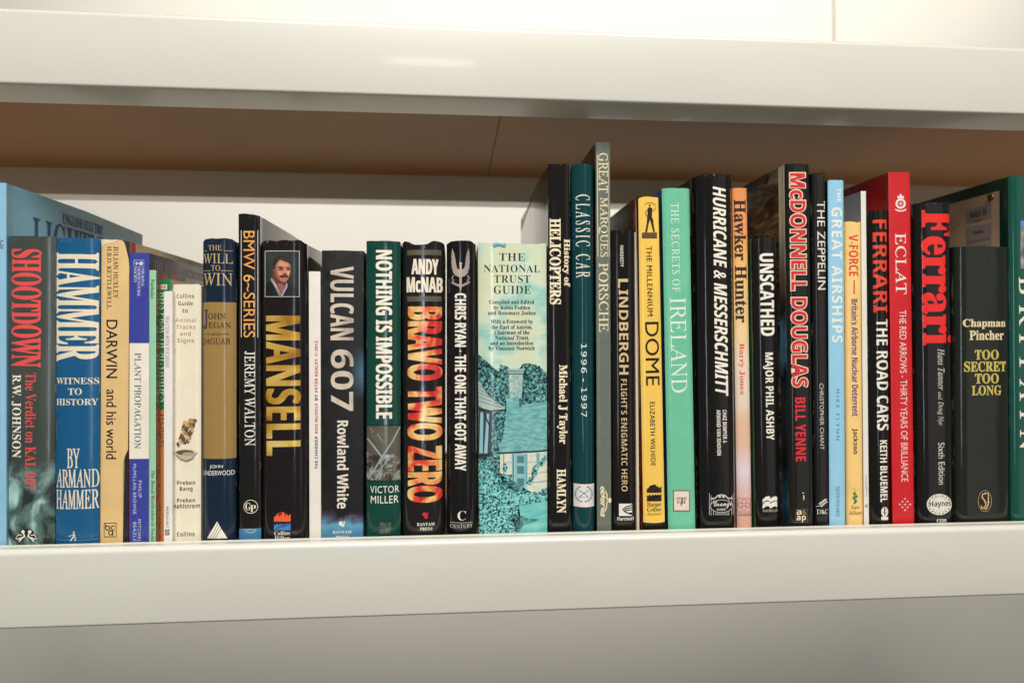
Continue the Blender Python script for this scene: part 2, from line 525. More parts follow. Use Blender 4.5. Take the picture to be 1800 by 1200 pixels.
unit = bpy.data.objects.new('shelving_unit', None); COL.objects.link(unit); unit.location = (0, 0, ZS)
unit['label'] = 'cream painted metal shelving unit with brown hardboard shelves holding the row of books'
unit['category'] = 'shelving unit'
UX0, UX1 = -1.1, 1.35
def strip(pts, t_, x0, x1, name):
    """folded sheet-metal section (y, z) drawn out along x"""
    bm = bmesh.new(); n = len(pts); A = []; B = []
    for x_ in (x0, x1):
        o_ = []; i_ = []
        for k in range(n):
            p0 = pts[max(0, k - 1)]; p1 = pts[min(n - 1, k + 1)]
            L = math.hypot(p1[0] - p0[0], p1[1] - p0[1]); nx, nz = (p1[1] - p0[1]) / L * t_, -(p1[0] - p0[0]) / L * t_
            o_.append(bm.verts.new((x_, pts[k][0], pts[k][1]))); i_.append(bm.verts.new((x_, pts[k][0] + nx, pts[k][1] + nz)))
        A.append(o_); B.append(i_)
    for k in range(n - 1):
        f = bm.faces.new((A[0][k], A[1][k], A[1][k + 1], A[0][k + 1])); f.smooth = True
        bm.faces.new((B[0][k + 1], B[1][k + 1], B[1][k], B[0][k])).smooth = True
    for k in (0, n - 1): bm.faces.new((A[0][k], B[0][k], B[1][k], A[1][k]))
    for s_ in (0, 1):
        for k in range(n - 1): bm.faces.new((A[s_][k], A[s_][k + 1], B[s_][k + 1], B[s_][k]))
    bmesh.ops.recalc_face_normals(bm, faces=bm.faces)
    me = frombm(bm, name); me.set_sharp_from_angle(angle=math.radians(35)); return me
def arc(cy, cz, r, a0, a1, n=6):
    return [(cy + r * math.cos(math.radians(a0 + (a1 - a0) * i / n)), cz + r * math.sin(math.radians(a0 + (a1 - a0) * i / n))) for i in range(n + 1)]
def beam(zt, zb, yf, sgn, name):
    # sgn=1: outer face looks to -y (front beam); sgn=-1: mirrored rear beam
    yb = .0165; r = .0045
    P = [(yb, zt - .0105), (yb, zt - .001), (yb - .001, zt)] + [(.0112, zt), (.0106, zt - .0004), (.0100, zt)] + arc(r, zt - r, r, 90, 180) \
        + [(-.0001, (zt + zb) / 2)] + arc(.0025, zb + .0025, .0025, 180, 270, 5) + [(.0425, zb), (.043, zb + .0006), (.043, zb + .0355)]
    P = [(yf + sgn * y, z) for y, z in P]
    me = strip(P, -.0013 * sgn, UX0, UX1, name)
    o = obj(name, me, unit, [PAINT]); o.location = (0, 0, -ZS); return o
for zt, zb in ((.2581, .1985), (-.1614, -.2222)):
    beam(zt, zb, -.022, 1, 'front_beam'); beam(zt, zb, .432, -1, 'rear_beam')
    top = zt - .0085 if zt > 0 else ZS
    for x0, x1 in ((UX0, .0481), (.0487, UX1)):
        b_ = box('shelf_board', x0, x1, -.0038, .4135, top - .016, top, BOARD, unit, .0006); b_.location = (0, 0, -ZS)
for x_ in (UX0 - .036, UX1 + .001):
    for y_ in (-.021, .396):
        bm = bmesh.new()
        for q in ((x_, x_ + .035, y_, y_ + .0016), (x_ if x_ > 0 else x_ + .0334, (x_ if x_ > 0 else x_ + .0334) + .0016, y_ + .002 if y_ < 0 else y_ - .035, y_ + .035 if y_ < 0 else y_ - .0002)):
            r_ = bmesh.ops.create_cube(bm, size=1)
            for v in r_['verts']: v.co = Vector(((q[0] + q[1]) / 2 + v.co.x * (q[1] - q[0]), (q[2] + q[3]) / 2 + v.co.y * (q[3] - q[2]), -.5 + v.co.z * 2.2))
        o = obj('upright', frombm(bm, 'upright'), unit, [PAINT]); o.location = (0, 0, -ZS)

# ------------------------------------------------------------------ the books, left to right
def J(rgb, nm='jacket', **kw): return lambda b: jacket(nm, rgb, h=b.h, **kw)
CREAM = (238, 226, 200); WHITE = (240, 234, 220)
BLACK = (22, 20, 19)

# 1 tall pale blue book at the far left
ltop = stops_mat('blue_cover', [(.3, (118, 176, 204)), (.7, (138, 194, 218))], 6, .5)
b = Book('tall pale blue book at the left end with dark blue letters on its cover', (-34, 11, -34, 11), 321, depth=.243,
         mat=J((140, 188, 214), rough=.35, wear=.3), right=[(.012, None), (1, ltop)] if False else ltop, bulge=.002, amp=.0004, back_round=.004, Y=.001)
b.text('LIGHTNING', (-28, 5.5, 421, 437), (40, 70, 110), 'ui', 'H', name='title_lettering')
y0, z0 = b.side(58, 382); y1, z1 = b.side(222, 416)
zt = b.side(58, 380)[1]
b.sidetext('LIGHTNING', y0, y1, zt - .034, zt, (44, 78, 136), 'SB', name='cover_title')
ya, za = b.side(110, 374); yb_, zb_ = b.side(182, 385)
b.sidetext('ENGLISH ELECTRIC', ya, yb_, za - .0095, za, (60, 98, 142), 'SB', name='cover_lettering')

# 2 slate book with red letters and storm clouds
def shootdown(b):
    def base(t):
        cl = t.noise(46, 5, .55, .6, stretch=(1.0, 1, .75))
        dark = C((52, 60, 56))
        teal = t.ramp(cl, [(.40, (42, 50, 48)), (.50, (92, 122, 116)), (.62, (176, 214, 206))])
        z = t.sep()[2]
        m = t.math('SUBTRACT', 1, t.math('MULTIPLY', t.math('SUBTRACT', z, .045), 1 / .03, True))
        m2 = t.math('MULTIPLY', t.math('GREATER_THAN', t.noise(12, 1), .62), .15)
        side = t.ramp(t.noise(16, 3, .5, 0, (1, 1, .25)), [(.4, (48, 57, 53)), (.65, (84, 92, 84))])
        return t.mix(t.math('MAXIMUM', m, m2), side, teal)
    return jacket('storm_jacket', (60, 66, 60), h=b.h, base=base, rough=.22, wear=.8)
b = Book('slate grey book with tall red letters over green storm clouds', (14, 97, 17, 98), 415, mat=shootdown, depth=.16, amp=.0008)
b.text('SHOOTDOWN', (20, 73, 438, 645), (232, 84, 84), 'SB', name='title_lettering', off=.004)
b.text('The Verdict on KAL 007', (44, 64, 655, 861), (222, 80, 80), 'SB', name='subtitle_lettering')
b.text('R.W. JOHNSON', (20, 37, 658, 804), WHITE, 'SB', name='author_lettering')
D = (34, 34, 32)
sh = [(merge(ell(47, 936, 13, 7.5), ell(35, 944, 8.5, 7), ell(58, 944, 8.5, 7)), D)]
for s in (-1, 1):
    c = 46.5
    sh += [(ell(c + s * 6, 934, 3, 3), WHITE), (stroke([(c + s * 5, 937), (c + s * 3, 942), (c + s * 8, 945), (c + s * 13, 951)], 2.6), WHITE),
           (stroke([(c + s * 8, 940), (c + s * 14, 939), (c + s * 17, 943)], 1.6), WHITE), (stroke([(c + s * 8, 944), (c + s * 15, 947), (c + s * 19, 945)], 1.8), WHITE)]
b.art('publisher_emblem', sh)

# 3 blue book with condensed cream letters
b = Book('mid blue book with big condensed cream serif letters, beside the storm cloud book', (98, 175, 99, 176), 418,
         mat=J((20, 88, 132), rough=.28, wear=.9), depth=.16, amp=.001, head=[(-1, 0), (-.6, -.0008), (-.2, .0003), (.3, -.0004), (1, .0002)])
b.text('HAMMER', (99.5, 176, 444, 634), (234, 222, 192), 'SB', name='title_lettering')
for s, r in (('WITNESS', (99.5, 174.5, 663.5, 675)), ('TO', (120, 144, 682, 694)), ('HISTORY', (99.5, 173, 700.5, 712))):
    b.text(s, r, (234, 222, 192), 'SB', 'H', 'subtitle_lettering')
for s, r in (('BY', (118, 140, 788, 822)), ('ARMAND', (99.5, 174.5, 824, 857)), ('HAMMER', (99.5, 174.5, 860, 894))):
    b.text(s, r, (234, 222, 192), 'SR', 'H', 'author_lettering')
b.art('publisher_emblem', [(stroke([(99, 947), (120, 949), (150, 949), (174, 946)], .7), (120, 160, 185)), (ell(130, 935, 1.6, 1.6, 8), CREAM),
      (stroke([(130, 937), (130, 942), (127, 946), (124, 950)], 2), CREAM), (stroke([(130, 941), (133, 946), (132, 950)], 1.8), CREAM), (stroke([(129, 939), (125, 941), (121, 942)], 1), CREAM), (stroke([(131, 939), (133, 941)], 1), CREAM)])

# 4 tan book in a torn jacket
tan = stops_mat('tan_cover', [(.3, (176, 160, 128)), (.7, (196, 182, 150))], 20, .6)
redc = stops_mat('red_cloth', [(.3, (166, 60, 36)), (.7, (186, 74, 46))], 200, .6)
b = Book('tan book in a torn and curling jacket with brown serif letters', (176.5, 224, 178, 228), 423, Y=.0035, depth=.20,
         mat=J((30, 28, 28), rough=.5, wear=.1), right=[(.013, redc), (1, tan)], bulge=.0012, p=6, amp=.0004)  # dark spine colour paints the shadowed gap right of the torn jacket
tanj = jacket('tan_jacket', (226, 190, 130), rough=.5, h=b.h, wear=.0, gloss=False, fade=.1)
b.layer = 5
J0 = [(176.5, 964), (216, 962), (216, 813), (219, 803), (225, 790), (226.5, 700), (227, 640), (227.5, 560), (227.5, 520), (228, 500), (226.5, 494), (228.5, 486), (228, 470), (226, 455), (223, 443), (221, 434), (218, 425), (212, 421.5), (203, 423), (193, 421), (184, 421.5), (177.5, 424), (178, 430), (178, 600), (177, 800)]
o = b.art('dust_jacket', [(J0, tanj)])
curl = [(173, 423), (178, 421), (186, 420.5), (195, 422), (203, 421), (208, 421.5), (206, 425), (196, 426), (188, 428), (182, 431), (179, 434), (178, 440), (175.5, 432)]
b.layer += 6
o = b.art('jacket_curl', [(curl, stops_mat('jacket_curl', [(.3, (206, 184, 142)), (.7, (240, 224, 190))], 90, .6))])
BR = (62, 42, 26)
b.text('JULIAN HUXLEY', (199.5, 208, 433, 524), BR, 'SR', name='author_lettering')
b.text('H.B.D. KETTLEWELL', (188.5, 196, 433, 543), BR, 'SR', name='author_lettering')
b.text('DARWIN', (187, 206.5, 562, 664), (34, 24, 18), 'ui', name='title_lettering')
b.text('and his world', (187, 205, 684, 806), (34, 24, 18), 'ui', name='title_lettering')
K = (30, 22, 16)
b.art('publisher_emblem', [(frame(183, 205, 918, 943, .9), K), (merge(ring(189.5, 927, 4.3, 4.3, 1.4), stroke([(186, 920), (186, 930)], 1.4), ring(199, 927, 4.3, 4.3, 1.4, 20, 45, 315), ring(194.5, 935.5, 4.3, 4.3, 1.4), stroke([(198.5, 932), (198.5, 941)], 1.4)), K)])

# 5 blue and white gardening book
floral = stops_mat('floral_cover', [(.30, (44, 50, 36)), (.42, (88, 98, 62)), (.5, (150, 140, 110)), (.57, (140, 62, 58)), (.64, (176, 78, 76)), (.7, (190, 176, 140))], 85, .3, 4, .6, .3)
band_ = stops_mat('purple_band', [(.3, (52, 40, 62)), (.7, (64, 52, 74))], 30, .3)
b = Book('blue and white paperback with a small shield crest at its top', (226.5, 262, 228.5, 262), 444, depth=.20, Y=.003,
         mat=J((58, 68, 154), rough=.32, wear=.25), kind='soft', right=floral)
yc0, zc0 = b.side(262.5, 478); yc1, _ = b.side(352, 520); ztp = b.h
b.sidequad('cover_band', [(.0006, zc0 - .0), (.199, zc0), (.199, ztp - .0003), (.0006, ztp - .0003)], band_)
b.sidetext('THE ROYAL HORTICULTURAL SOCIETY', .008, .19, zc0 + .0032, zc0 + .0105, (176, 164, 160), 'SR', name='cover_lettering')
b.band(603, 806, (238, 230, 212), 'title_band')
LB = (205, 208, 232)
b.art('shield_crest', [(merge(stroke([(236, 459), (236, 457), (253, 457), (253, 469), (236, 469), (235, 463), (236, 459)], .8), ell(248, 463, 3.6, 3.6, 14), stroke([(245, 463), (238, 463)], 1.2), ell(240, 463, 2, 3, 10)), LB)])
b.text('THE ROYAL', (248.6, 253.4, 471, 504), LB, 'SB', name='series_lettering')
b.text('HORTICULTURAL', (241.8, 246.8, 471, 521), LB, 'SB', name='series_lettering')
b.text('SOCIETY', (235.6, 240.4, 471, 497), LB, 'SB', name='series_lettering')
b.text('PLANT PROPAGATION', (236.5, 248, 620, 788), (62, 66, 84), 'SR', name='title_lettering')
b.text('PHILIP', (243.3, 249, 844, 874), LB, 'ui', name='author_lettering', sp=1.15)
b.text('McMILLAN BROWSE', (234, 239.8, 815, 903), LB, 'ui', name='author_lettering', sp=1.15)
b.text('MITCHELL', (242.3, 248, 912, 957), LB, 'ui', name='publisher_lettering', sp=1.15)
b.text('BEAZLEY', (234.2, 239.8, 917, 957), LB, 'ui', name='publisher_lettering', sp=1.15)

# 6 mint green slim paperback
b = Book('slim mint green paperback with small black serif words', (261.6, 274, 263, 274), 475, depth=.19, Y=.003, mat=J((154, 206, 168), rough=.35, wear=.2), kind='soft', right=floral, name='book')
b.text('Fuchsias', (265, 271.5, 491, 525), (44, 56, 50), 'SB', name='title_lettering')
b.text('The Royal Horticultural Society', (264.3, 271.8, 826, 956), (44, 62, 54), 'SB', name='publisher_lettering', off=-.004)
# 7 green and orange
grn = J((18, 120, 62), rough=.3, wear=.2)
b = Book('slim green and orange paperback set back behind the narrow white book', (281, 300, 281.5, 300.5), 491, depth=.18, Y=.0125, mat=grn, kind='soft', right=stops_mat('cream_cover', [(.3, (200, 188, 164)), (.7, (216, 204, 180))], 20, .5))
b.band(720, 966, (214, 128, 66))
b.text('RHS PRACTICAL GUIDES', (281.7, 292, 513, 706), (206, 228, 200), 'SR', name='series_lettering', off=.006)
b.text('FUCHSIAS', (282, 290, 727, 785), (60, 30, 24), 'SR', name='title_lettering', off=.006)
b.art('publisher_sticker', [(rc(282.3, 294, 500, 508.5), (232, 208, 204))]); b.text('DK', (284, 292.5, 501.5, 507), (196, 40, 54), 'NB', 'H', 'publisher_lettering')
# 8 slim white
b = Book('narrow white paperback with grey small capitals, standing a little forward', (288, 303, 288.5, 303), 512, depth=.19, Y=-.0028, mat=J((236, 230, 222), rough=.35, wear=.1), kind='soft')
b.text('SUCCESS WITH FUCHSIAS', (290.8, 297.4, 556, 645), (92, 90, 92), 'SR', name='title_lettering')
b.text('MEREHURST', (291.6, 296.4, 890, 928), (60, 56, 54), 'ui', name='publisher_lettering', sp=1.2)
b.art('publisher_emblem', [(rc(290, 298, 930, 940), (50, 46, 44)), (merge(ring(294, 935, 3.2, 4, .7), ring(294, 935, 1.6, 2.2, .7)), (225, 218, 205))])

# 9 cream field guide
b = Book('cream field guide with a drawing of a gnawed pine cone and a bowl', (304, 353, 304.5, 353.5), 500, mat=J((236, 226, 202), rough=.32, wear=.3), depth=.15, bulge=.0014, p=5, amp=.0006, head=[(-1, 0), (.6, .0003), (.85, .0005), (1, -.0014)])
T1 = (58, 52, 44); T2 = (190, 152, 108)
for s, r, c in (('Collins', (310.5, 341, 516.3, 524), T1), ('Guide', (313, 339, 529, 536.8), T1), ('to', (320.5, 330, 542.5, 549.5), T1), ('Animal', (308.5, 345, 558.5, 566), T2), ('Tracks', (310, 344, 570.5, 578), T2),
                ('and', (316.5, 335.5, 582.5, 589.5), T2), ('Signs', (311.5, 341, 594, 604), T2), ('Preben', (311.5, 343, 844, 851.5), T1), ('Bang', (316, 338.5, 855, 864), T1), ('Preben', (311.5, 343, 875, 882), T1), ('Dahlstrom', (305, 351.5, 884.5, 892.5), T1), ('Collins', (311.5, 342, 934, 941.5), T1)):
    b.text(s, r, c, 'NB', 'H', 'title_lettering' if r[2] < 700 else 'author_lettering', sp=1.08, off=-.01)
sh = []
rnd = random.Random(3)
for k in range(9):
    for j in range(5):
        x = 313 + j * 4.6 + (k * 1.3) + rnd.uniform(-1, 1); y = 780 - k * 4.2 - j * .6 + rnd.uniform(-1, 1)
        sh.append(([(x - 2.6, y + 1.2), (x - .4, y - 3.6), (x + 2.4, y - 2.6), (x + 1.2, y + 1.6)], [(120, 88, 54), (216, 190, 144), (168, 132, 88), (92, 68, 46)][(k + j) % 4]))
sh += [(ell(326, 742, 4.5, 3.8, 10), (206, 176, 116)), (ell(337, 739, 6, 4.6, 10), (188, 150, 88)), (ell(343, 738, 3.5, 2.4, 8), (112, 76, 40)), (stroke([(331, 752), (335, 745)], 2), (150, 118, 72)), (stroke([(313, 778), (315, 784)], 3), (92, 62, 42))]
sh += [([(308, 792)] + ell(327.5, 793, 19.5, 16.5, 20, 180, 0)[::-1][0:0] + [(308 + 39 * i / 16, 793 + 16.5 * math.sin(math.pi * i / 16)) for i in range(17)], (196, 182, 154)),
       (ell(327.5, 793, 19.5, 6.5), (226, 214, 188)), (ell(326, 794.5, 16, 4.6), (96, 84, 68)), (ell(332, 797, 11, 3), (178, 162, 132)), (stroke([(310, 799), (318, 806), (330, 808.5), (342, 803)], 1.2), (150, 134, 108))]
b.art('cone_drawing', sh)

# 10 navy and gold book
b = Book('navy and gold book with gold title above and black names on the gold panel', (357.5, 415, 356.5, 415.5), 420, mat=J((18, 36, 56), rough=.2, wear=.7), depth=.16, amp=.0009, bulge=.005, p=3, head=[(-1, -.0022), (-.8, -.0003), (-.3, 0), (.5, .0003), (.8, -.0004), (1, -.0026)])
gold = stops_mat('gold_panel', [(.3, (150, 118, 66)), (.7, (170, 136, 80))], 12, .2, 3, .5, 0, (1, 1, .15))
b.band(531, 806, gold, 'gold_panel')
G = (206, 176, 118); NV = (34, 34, 44)
for s, r in (('THE', (366, 390, 431, 440)), ('WILL', (358, 409, 446, 463)), ('TO', (371, 387, 466, 476)), ('WIN', (358, 409, 480, 502))):
    b.text(s, r, G, 'SR', 'H', 'title_lettering')
b.art('title_rule', [(rc(358.5, 364, 440.6, 441.4), G)])
for q_, c_ in ((rc(394, 409, 440.6, 441.4), G), (rc(358.5, 370, 475.6, 476.4), G), (rc(388, 409, 475.6, 476.4), G), (rc(360, 370, 586.4, 587.1), NV), (rc(389, 403, 586.4, 587.1), NV)): b.art('title_rule', [(q_, c_)])
b.text('J', (358.5, 366, 544, 578), (52, 50, 72), 'SR', 'H', 'author_initial')
for s, r in (('OHN', (366.5, 396.5, 550, 560.5)), ('EGAN', (367, 405.5, 566, 576)), ('AND', (371.5, 387.5, 584.3, 589.3)), ('JAGUAR', (359, 405.5, 594, 604.5))):
    b.text(s, r, NV, 'SR', 'H', 'author_lettering')
for s, r in (('JOHN', (369, 392, 816.5, 824)), ('UNDERWOOD', (358.5, 412, 826.5, 835))):
    b.text(s, r, WHITE, 'ui', 'H', 'author_lettering')
b.art('publisher_emblem', [([(365, 945), (382, 915.5), (400, 945)], WHITE)] + [(stroke([(370 + k * 4.4, 945), (384 + k * 2.6, 919 + k * 4)], .9), (20, 36, 54)) for k in range(3)] + [(rc(365, 400, 945.8, 950), (14, 20, 28))])

# 11 tall black book, orange letters
side_black = jacket('black_cover', (58, 54, 46), h=None, rough=.12, wear=0)
b = Book('tall black book with orange lettering between two thin white rules', (421.5, 458, 418.5, 458), 376, mat=J((34, 32, 30), rough=.16, wear=.7), right=side_black, depth=.215, amp=.0007, bulge=.0018, p=4, head=[(-1, 0), (-.5, .0004), (.3, -.0004), (1, -.0014)])
og = stops_mat('orange_ink', [(.3, (226, 134, 52)), (.5, (238, 168, 92)), (.7, (242, 190, 120))], 60, .25)
b.text('BMW 6~SERIES', (428, 448, 406, 593), None, 'ui', name='title_lettering', mat=og, off=.004)
b.art('title_rule', [(rc(423.6, 424.6, 405, 593), WHITE)]); b.art('title_rule', [(rc(452.6, 453.6, 405, 593), WHITE)])
b.text('JEREMY WALTON', (430, 448.5, 617, 783), WHITE, 'SR', name='author_lettering', off=.004)
b.art('publisher_emblem', [(ring(441, 890, 12.6, 12.2, 1), CREAM)])
b.text('G', (431.5, 441, 883, 896), CREAM, 'SB', 'H', 'emblem_letter'); b.text('P', (440, 450, 887, 899), CREAM, 'SB', 'H', 'emblem_letter')
b.band(928.5, 966, (66, 124, 166), 'cloth_strip')
b.art('cloth_emblem', [(ring(440, 925.5, 11, 10.5, .9, 14, 15, 165), (206, 200, 160)), (stroke([(434, 930), (440, 929.6), (446, 930)], 1.2), (206, 200, 160))])

# 12 black book with gold foil name and portrait
b = Book('aubergine black book with a portrait photograph and big gold foil letters', (461, 541.5, 459, 539), 424, mat=J((36, 26, 30), rough=.15, wear=.9), right=side_black, depth=.16, amp=.0012, bulge=.006, p=5,
         head=[(-1, -.0015), (-.85, 0), (-.2, -.0004), (.2, .0003), (.75, .0004), (1, -.002)])
skin = stops_mat('portrait_skin', [(.3, (176, 112, 82)), (.5, (204, 140, 108)), (.7, (222, 164, 130))], 160, .25)
hair = (60, 38, 26)
face = [(484.5, 470), (484, 462), (486, 457), (492, 455), (500, 456), (506, 459), (510, 462), (511, 470), (510.5, 478), (508, 488), (503, 494), (498, 496), (492, 494), (487, 487), (485, 478)]
b.art('portrait_photograph', [
    (rc(465.6, 526.6, 441, 522), (208, 206, 196)), (rc(466.6, 525.6, 442, 521), stops_mat('portrait_backdrop', [(.3, (34, 40, 38)), (.7, (58, 66, 62))], 30, .25)),
    ([(466.6, 521), (466.6, 500), (475, 494), (481, 490), (489, 497), (498, 500), (506, 497), (514, 501), (521, 508), (525.6, 521)], (24, 26, 30)),
    ([(480, 478), (478.5, 488), (484, 500), (490, 511), (494, 518), (498, 512), (502, 503), (503.5, 494), (498, 484)], (104, 58, 46)),
    ([(487, 499), (492, 509), (495.5, 516), (498.5, 510), (501, 502), (495, 498)], (150, 96, 74)),
    ([(477.5, 488), (475, 491), (482, 503), (489, 517), (492, 520.5), (497, 520.5), (494.5, 516), (489.5, 508), (484, 499)], (150, 136, 134)),
    ([(478, 488.6), (485, 500), (493, 515), (490, 511), (482, 499)], (206, 198, 200)), (stroke([(485, 505), (490, 514), (494, 520)], .9), (70, 68, 88)), (stroke([(487, 503), (492, 512), (495, 517)], .6), (96, 90, 110)),
    ([(503.6, 496), (501, 505), (497, 513), (495, 517.5), (497, 520.5), (500.5, 513), (505, 505), (505.4, 500)], (176, 170, 182)), (stroke([(504, 499), (500, 509), (496.6, 517)], .7), (92, 92, 116)),
    (ell(481.6, 474, 2, 4.4, 12), (128, 74, 58)),
    ([(482.6, 474), (482.6, 464), (485, 458), (490, 455.6), (497, 455.6), (504, 458.5), (509, 461.5), (511, 466), (511, 476), (509.6, 483), (507, 490), (503.5, 495), (498.5, 496.8), (493, 495), (488, 490.5), (484, 483)], (150, 92, 70)),
    ([(487, 470), (486, 463), (489, 458), (495, 456.6), (503, 459.5), (508.6, 463), (510.4, 470), (510.2, 477), (508.6, 484), (506, 490.5), (502.5, 494.4), (498.5, 495.6), (494, 493), (490, 487), (487.6, 479)], (188, 124, 96)),
    ([(490, 463), (494, 459.6), (501, 461), (506, 464), (506.6, 468), (498, 468), (491, 468)], (212, 150, 118)),
    ([(488.6, 476), (493, 477.5), (497, 476.5), (497.6, 481), (493, 484), (490, 482)], (210, 142, 116)), ([(503.8, 476), (509, 476), (508.4, 482), (505.6, 484)], (222, 170, 146)),
    ([(481, 474), (479.4, 466), (480.2, 458.5), (484, 453.6), (490, 451.4), (497, 450.8), (504, 453.4), (509, 457), (511.4, 461), (511.2, 464.5), (507, 461.6), (500, 459.4), (494, 456.4), (490, 458), (486.6, 463), (484, 467), (483, 474)], (48, 32, 24)),
    (stroke([(488, 457), (494, 453.6), (502, 456), (508, 460)], 1.4), (92, 64, 46)),
    ([(487.6, 470.4), (490, 468.2), (495, 468.6), (499, 470.6), (498.6, 472), (492, 471)], (70, 42, 32)), ([(503, 471), (506, 469.6), (510.4, 470), (510.4, 471.6), (504, 472.4)], (70, 42, 32)),
    ([(489, 473.4), (492, 471.6), (497, 472.4), (497.4, 474.6), (492, 475.2)], (112, 68, 54)), ([(503.8, 473.6), (507, 472.4), (510.2, 473), (509.6, 475), (504.4, 475)], (112, 68, 54)),
    (stroke([(490.6, 473.6), (496, 473.8)], .9), (40, 28, 26)), (stroke([(504.6, 474), (509, 473.8)], .9), (40, 28, 26)),
    ([(500, 471), (503, 471), (504.6, 479), (503, 481.4), (499, 481.4), (497.6, 479.4)], (206, 138, 110)), ([(497.6, 480.4), (501, 479.6), (504.4, 480.6), (503, 482.6), (498.6, 482.4)], (126, 70, 56)),
    ([(490.6, 487.6), (492, 484.6), (497, 483), (500.6, 483.4), (504, 483), (506.4, 485), (507, 488), (503, 486.8), (499, 487.2), (495, 487.6)], (76, 44, 32)),
    (stroke([(494.6, 488.6), (500, 489.2), (505, 488.2)], .9), (164, 88, 78)), ([(494, 491), (500, 493.6), (505, 491), (503, 495), (498.5, 496.6)], (176, 112, 88)), (stroke([(487, 489), (492, 495), (498, 498), (503, 496)], 1.6), (92, 52, 42))])
t = NT('gold_foil'); t.col(t.ramp(t.noise(34, 3, .5, .4, (.5, 1, 1.2)), [(.32, (146, 98, 26)), (.45, (206, 156, 58)), (.58, (238, 200, 104)), (.7, (250, 226, 150))]))  # pale and deep gold bands paint the foil's sheen into its colour
t.bump(.5, 45, .0015, 3, stretch=(1, 1, .3)); goldf = t.fin(.25, .35, .6)
b.text('MANSELL', (468, 528.5, 556, 799), None, 'NB', name='title_lettering', mat=goldf, off=.02)
b.art('publisher_emblem', [(flame_logo(482, 511, 898.5, 916), (238, 96, 56)), (wave_logo(482, 511, 917.5, 931), (70, 128, 186))])
b.text('Collins', (482.5, 510, 932.5, 939.6), WHITE, 'SB', 'H', 'publisher_lettering', off=-.006); b.text('Willow', (483, 510, 941, 948), WHITE, 'SB', 'H', 'publisher_lettering', off=-.006)

# 13 white booklet
b = Book('thin white booklet lettered in red and blue, reading upward', (544, 564.5, 543, 563), 477, Y=.0045, depth=.17, mat=J((236, 228, 216), rough=.4, wear=.1), kind='soft')
for s, y0, y1, c in (('THE CHARMER', 766, 824, (38, 46, 112)), ('RON MUDDLE', 708.5, 761.5, (206, 42, 58)), ('BY', 692.5, 703.5, (44, 52, 120)), ('PETER KEALEY', 630, 689, (206, 42, 58)), ('© 2013', 599, 626, (206, 42, 58))):
    b.text(s, (553.3, 558.8, y0, y1), c, 'NB', 'U', 'title_lettering')

# 14 charcoal paperback
def vulcan(b):
    def base(t):
        z = t.sep()[2]
        n = t.noise(60, 5, .6, .4)
        hz = t.math('ADD', t.math('MULTIPLY', t.math('SUBTRACT', z, .026), -60), t.math('MULTIPLY', t.math('SUBTRACT', n, .5), 1.6))
        glow = t.ramp(hz, [(.0, (17, 16, 15)), (.22, (62, 46, 66)), (.42, (74, 98, 122)), (.62, (92, 156, 178)), (1, (76, 132, 168))])
        X = t.sep()[0]
        m = t.math('MULTIPLY', t.math('MULTIPLY', t.math('SUBTRACT', X, b.w * .2), 1 / (b.w * .3), True), t.math('MULTIPLY', t.math('SUBTRACT', .022, t.math('ABSOLUTE', t.math('SUBTRACT', z, .143))), 50, True))
        return t.mix(t.math('MULTIPLY', m, .8), glow, C((72, 118, 140)))
    return jacket('charcoal_cover', (36, 34, 32), h=b.h, base=base, rough=.42, wear=.5, gloss=False)
b = Book('charcoal paperback with silver letters and a blue glow at its foot', (565.5, 637.5, 565, 639.5), 440, mat=vulcan, depth=.155, kind='soft', bulge=.0006, amp=.0004)
silv = stops_mat('silver_ink', [(.3, (150, 140, 130)), (.5, (206, 190, 172)), (.7, (222, 206, 184))], 42, .3)
b.text('VULCAN', (580.5, 622, 469, 597), None, 'NB', name='title_lettering', mat=silv, off=-.01)
b.text('607', (581.5, 621.5, 614, 722), None, 'NB', name='title_lettering', mat=silv)
b.text('Rowland White', (592.5, 613, 739, 893), (230, 218, 202), 'NB', name='author_lettering', off=.01)
b.art('publisher_emblem', [(merge(ell(599.5, 919.5, 4, 4, 12), ell(603, 923, 2.6, 2.4, 10), stroke([(604, 922), (606, 917), (604, 915.5)], 1.4)), WHITE), (ell(601, 918.5, 1, 1, 6), (90, 130, 150))])
b.text('BANTAM', (585, 618, 932, 937.5), WHITE, 'SB', 'H', 'publisher_lettering'); b.text('PRESS', (590, 614, 940.5, 946.5), WHITE, 'SB', 'H', 'publisher_lettering')

# 15 dark green
b = Book('dark green book with white block capitals and a small aerial photograph', (645, 703.5, 643.5, 704.5), 424, mat=J((16, 66, 56), rough=.13, wear=.6), depth=.155, bulge=.004, p=3, amp=.0005)
b.text('NOTHING IS IMPOSSIBLE', (660.5, 689.5, 440, 735), (242, 232, 212), 'NB', name='title_lettering', off=.012)
ph = stops_mat('aerial_photograph', [(.38, (54, 46, 38)), (.48, (98, 90, 78)), (.56, (140, 150, 142)), (.68, (178, 196, 188))], 120, .2, 6, .7, .8)
ph2 = stops_mat('aerial_sky', [(.3, (80, 72, 62)), (.7, (104, 96, 84))], 40, .2)
PL = (146, 166, 162)
b.art('aerial_photograph', [(rc(645, 703.5, 745.5, 844.5), (20, 30, 26)), (rc(645, 703.5, 747.5, 842.5), ph2), ([(645, 793), (660, 800), (674, 801), (690, 797), (703.5, 806), (703.5, 842.5), (645, 842.5)], ph),
      (stroke([(646, 770), (658, 785), (671, 802)], 3), PL), (stroke([(703, 750), (690, 775), (672, 802), (655, 830), (648, 841)], 2.6), PL), (stroke([(650, 752), (656, 757), (653, 760)], 1), PL), (stroke([(663, 762), (668, 769), (672, 775)], 1.1), PL), (stroke([(660, 842), (672, 820), (684, 806)], 1.6), PL)])
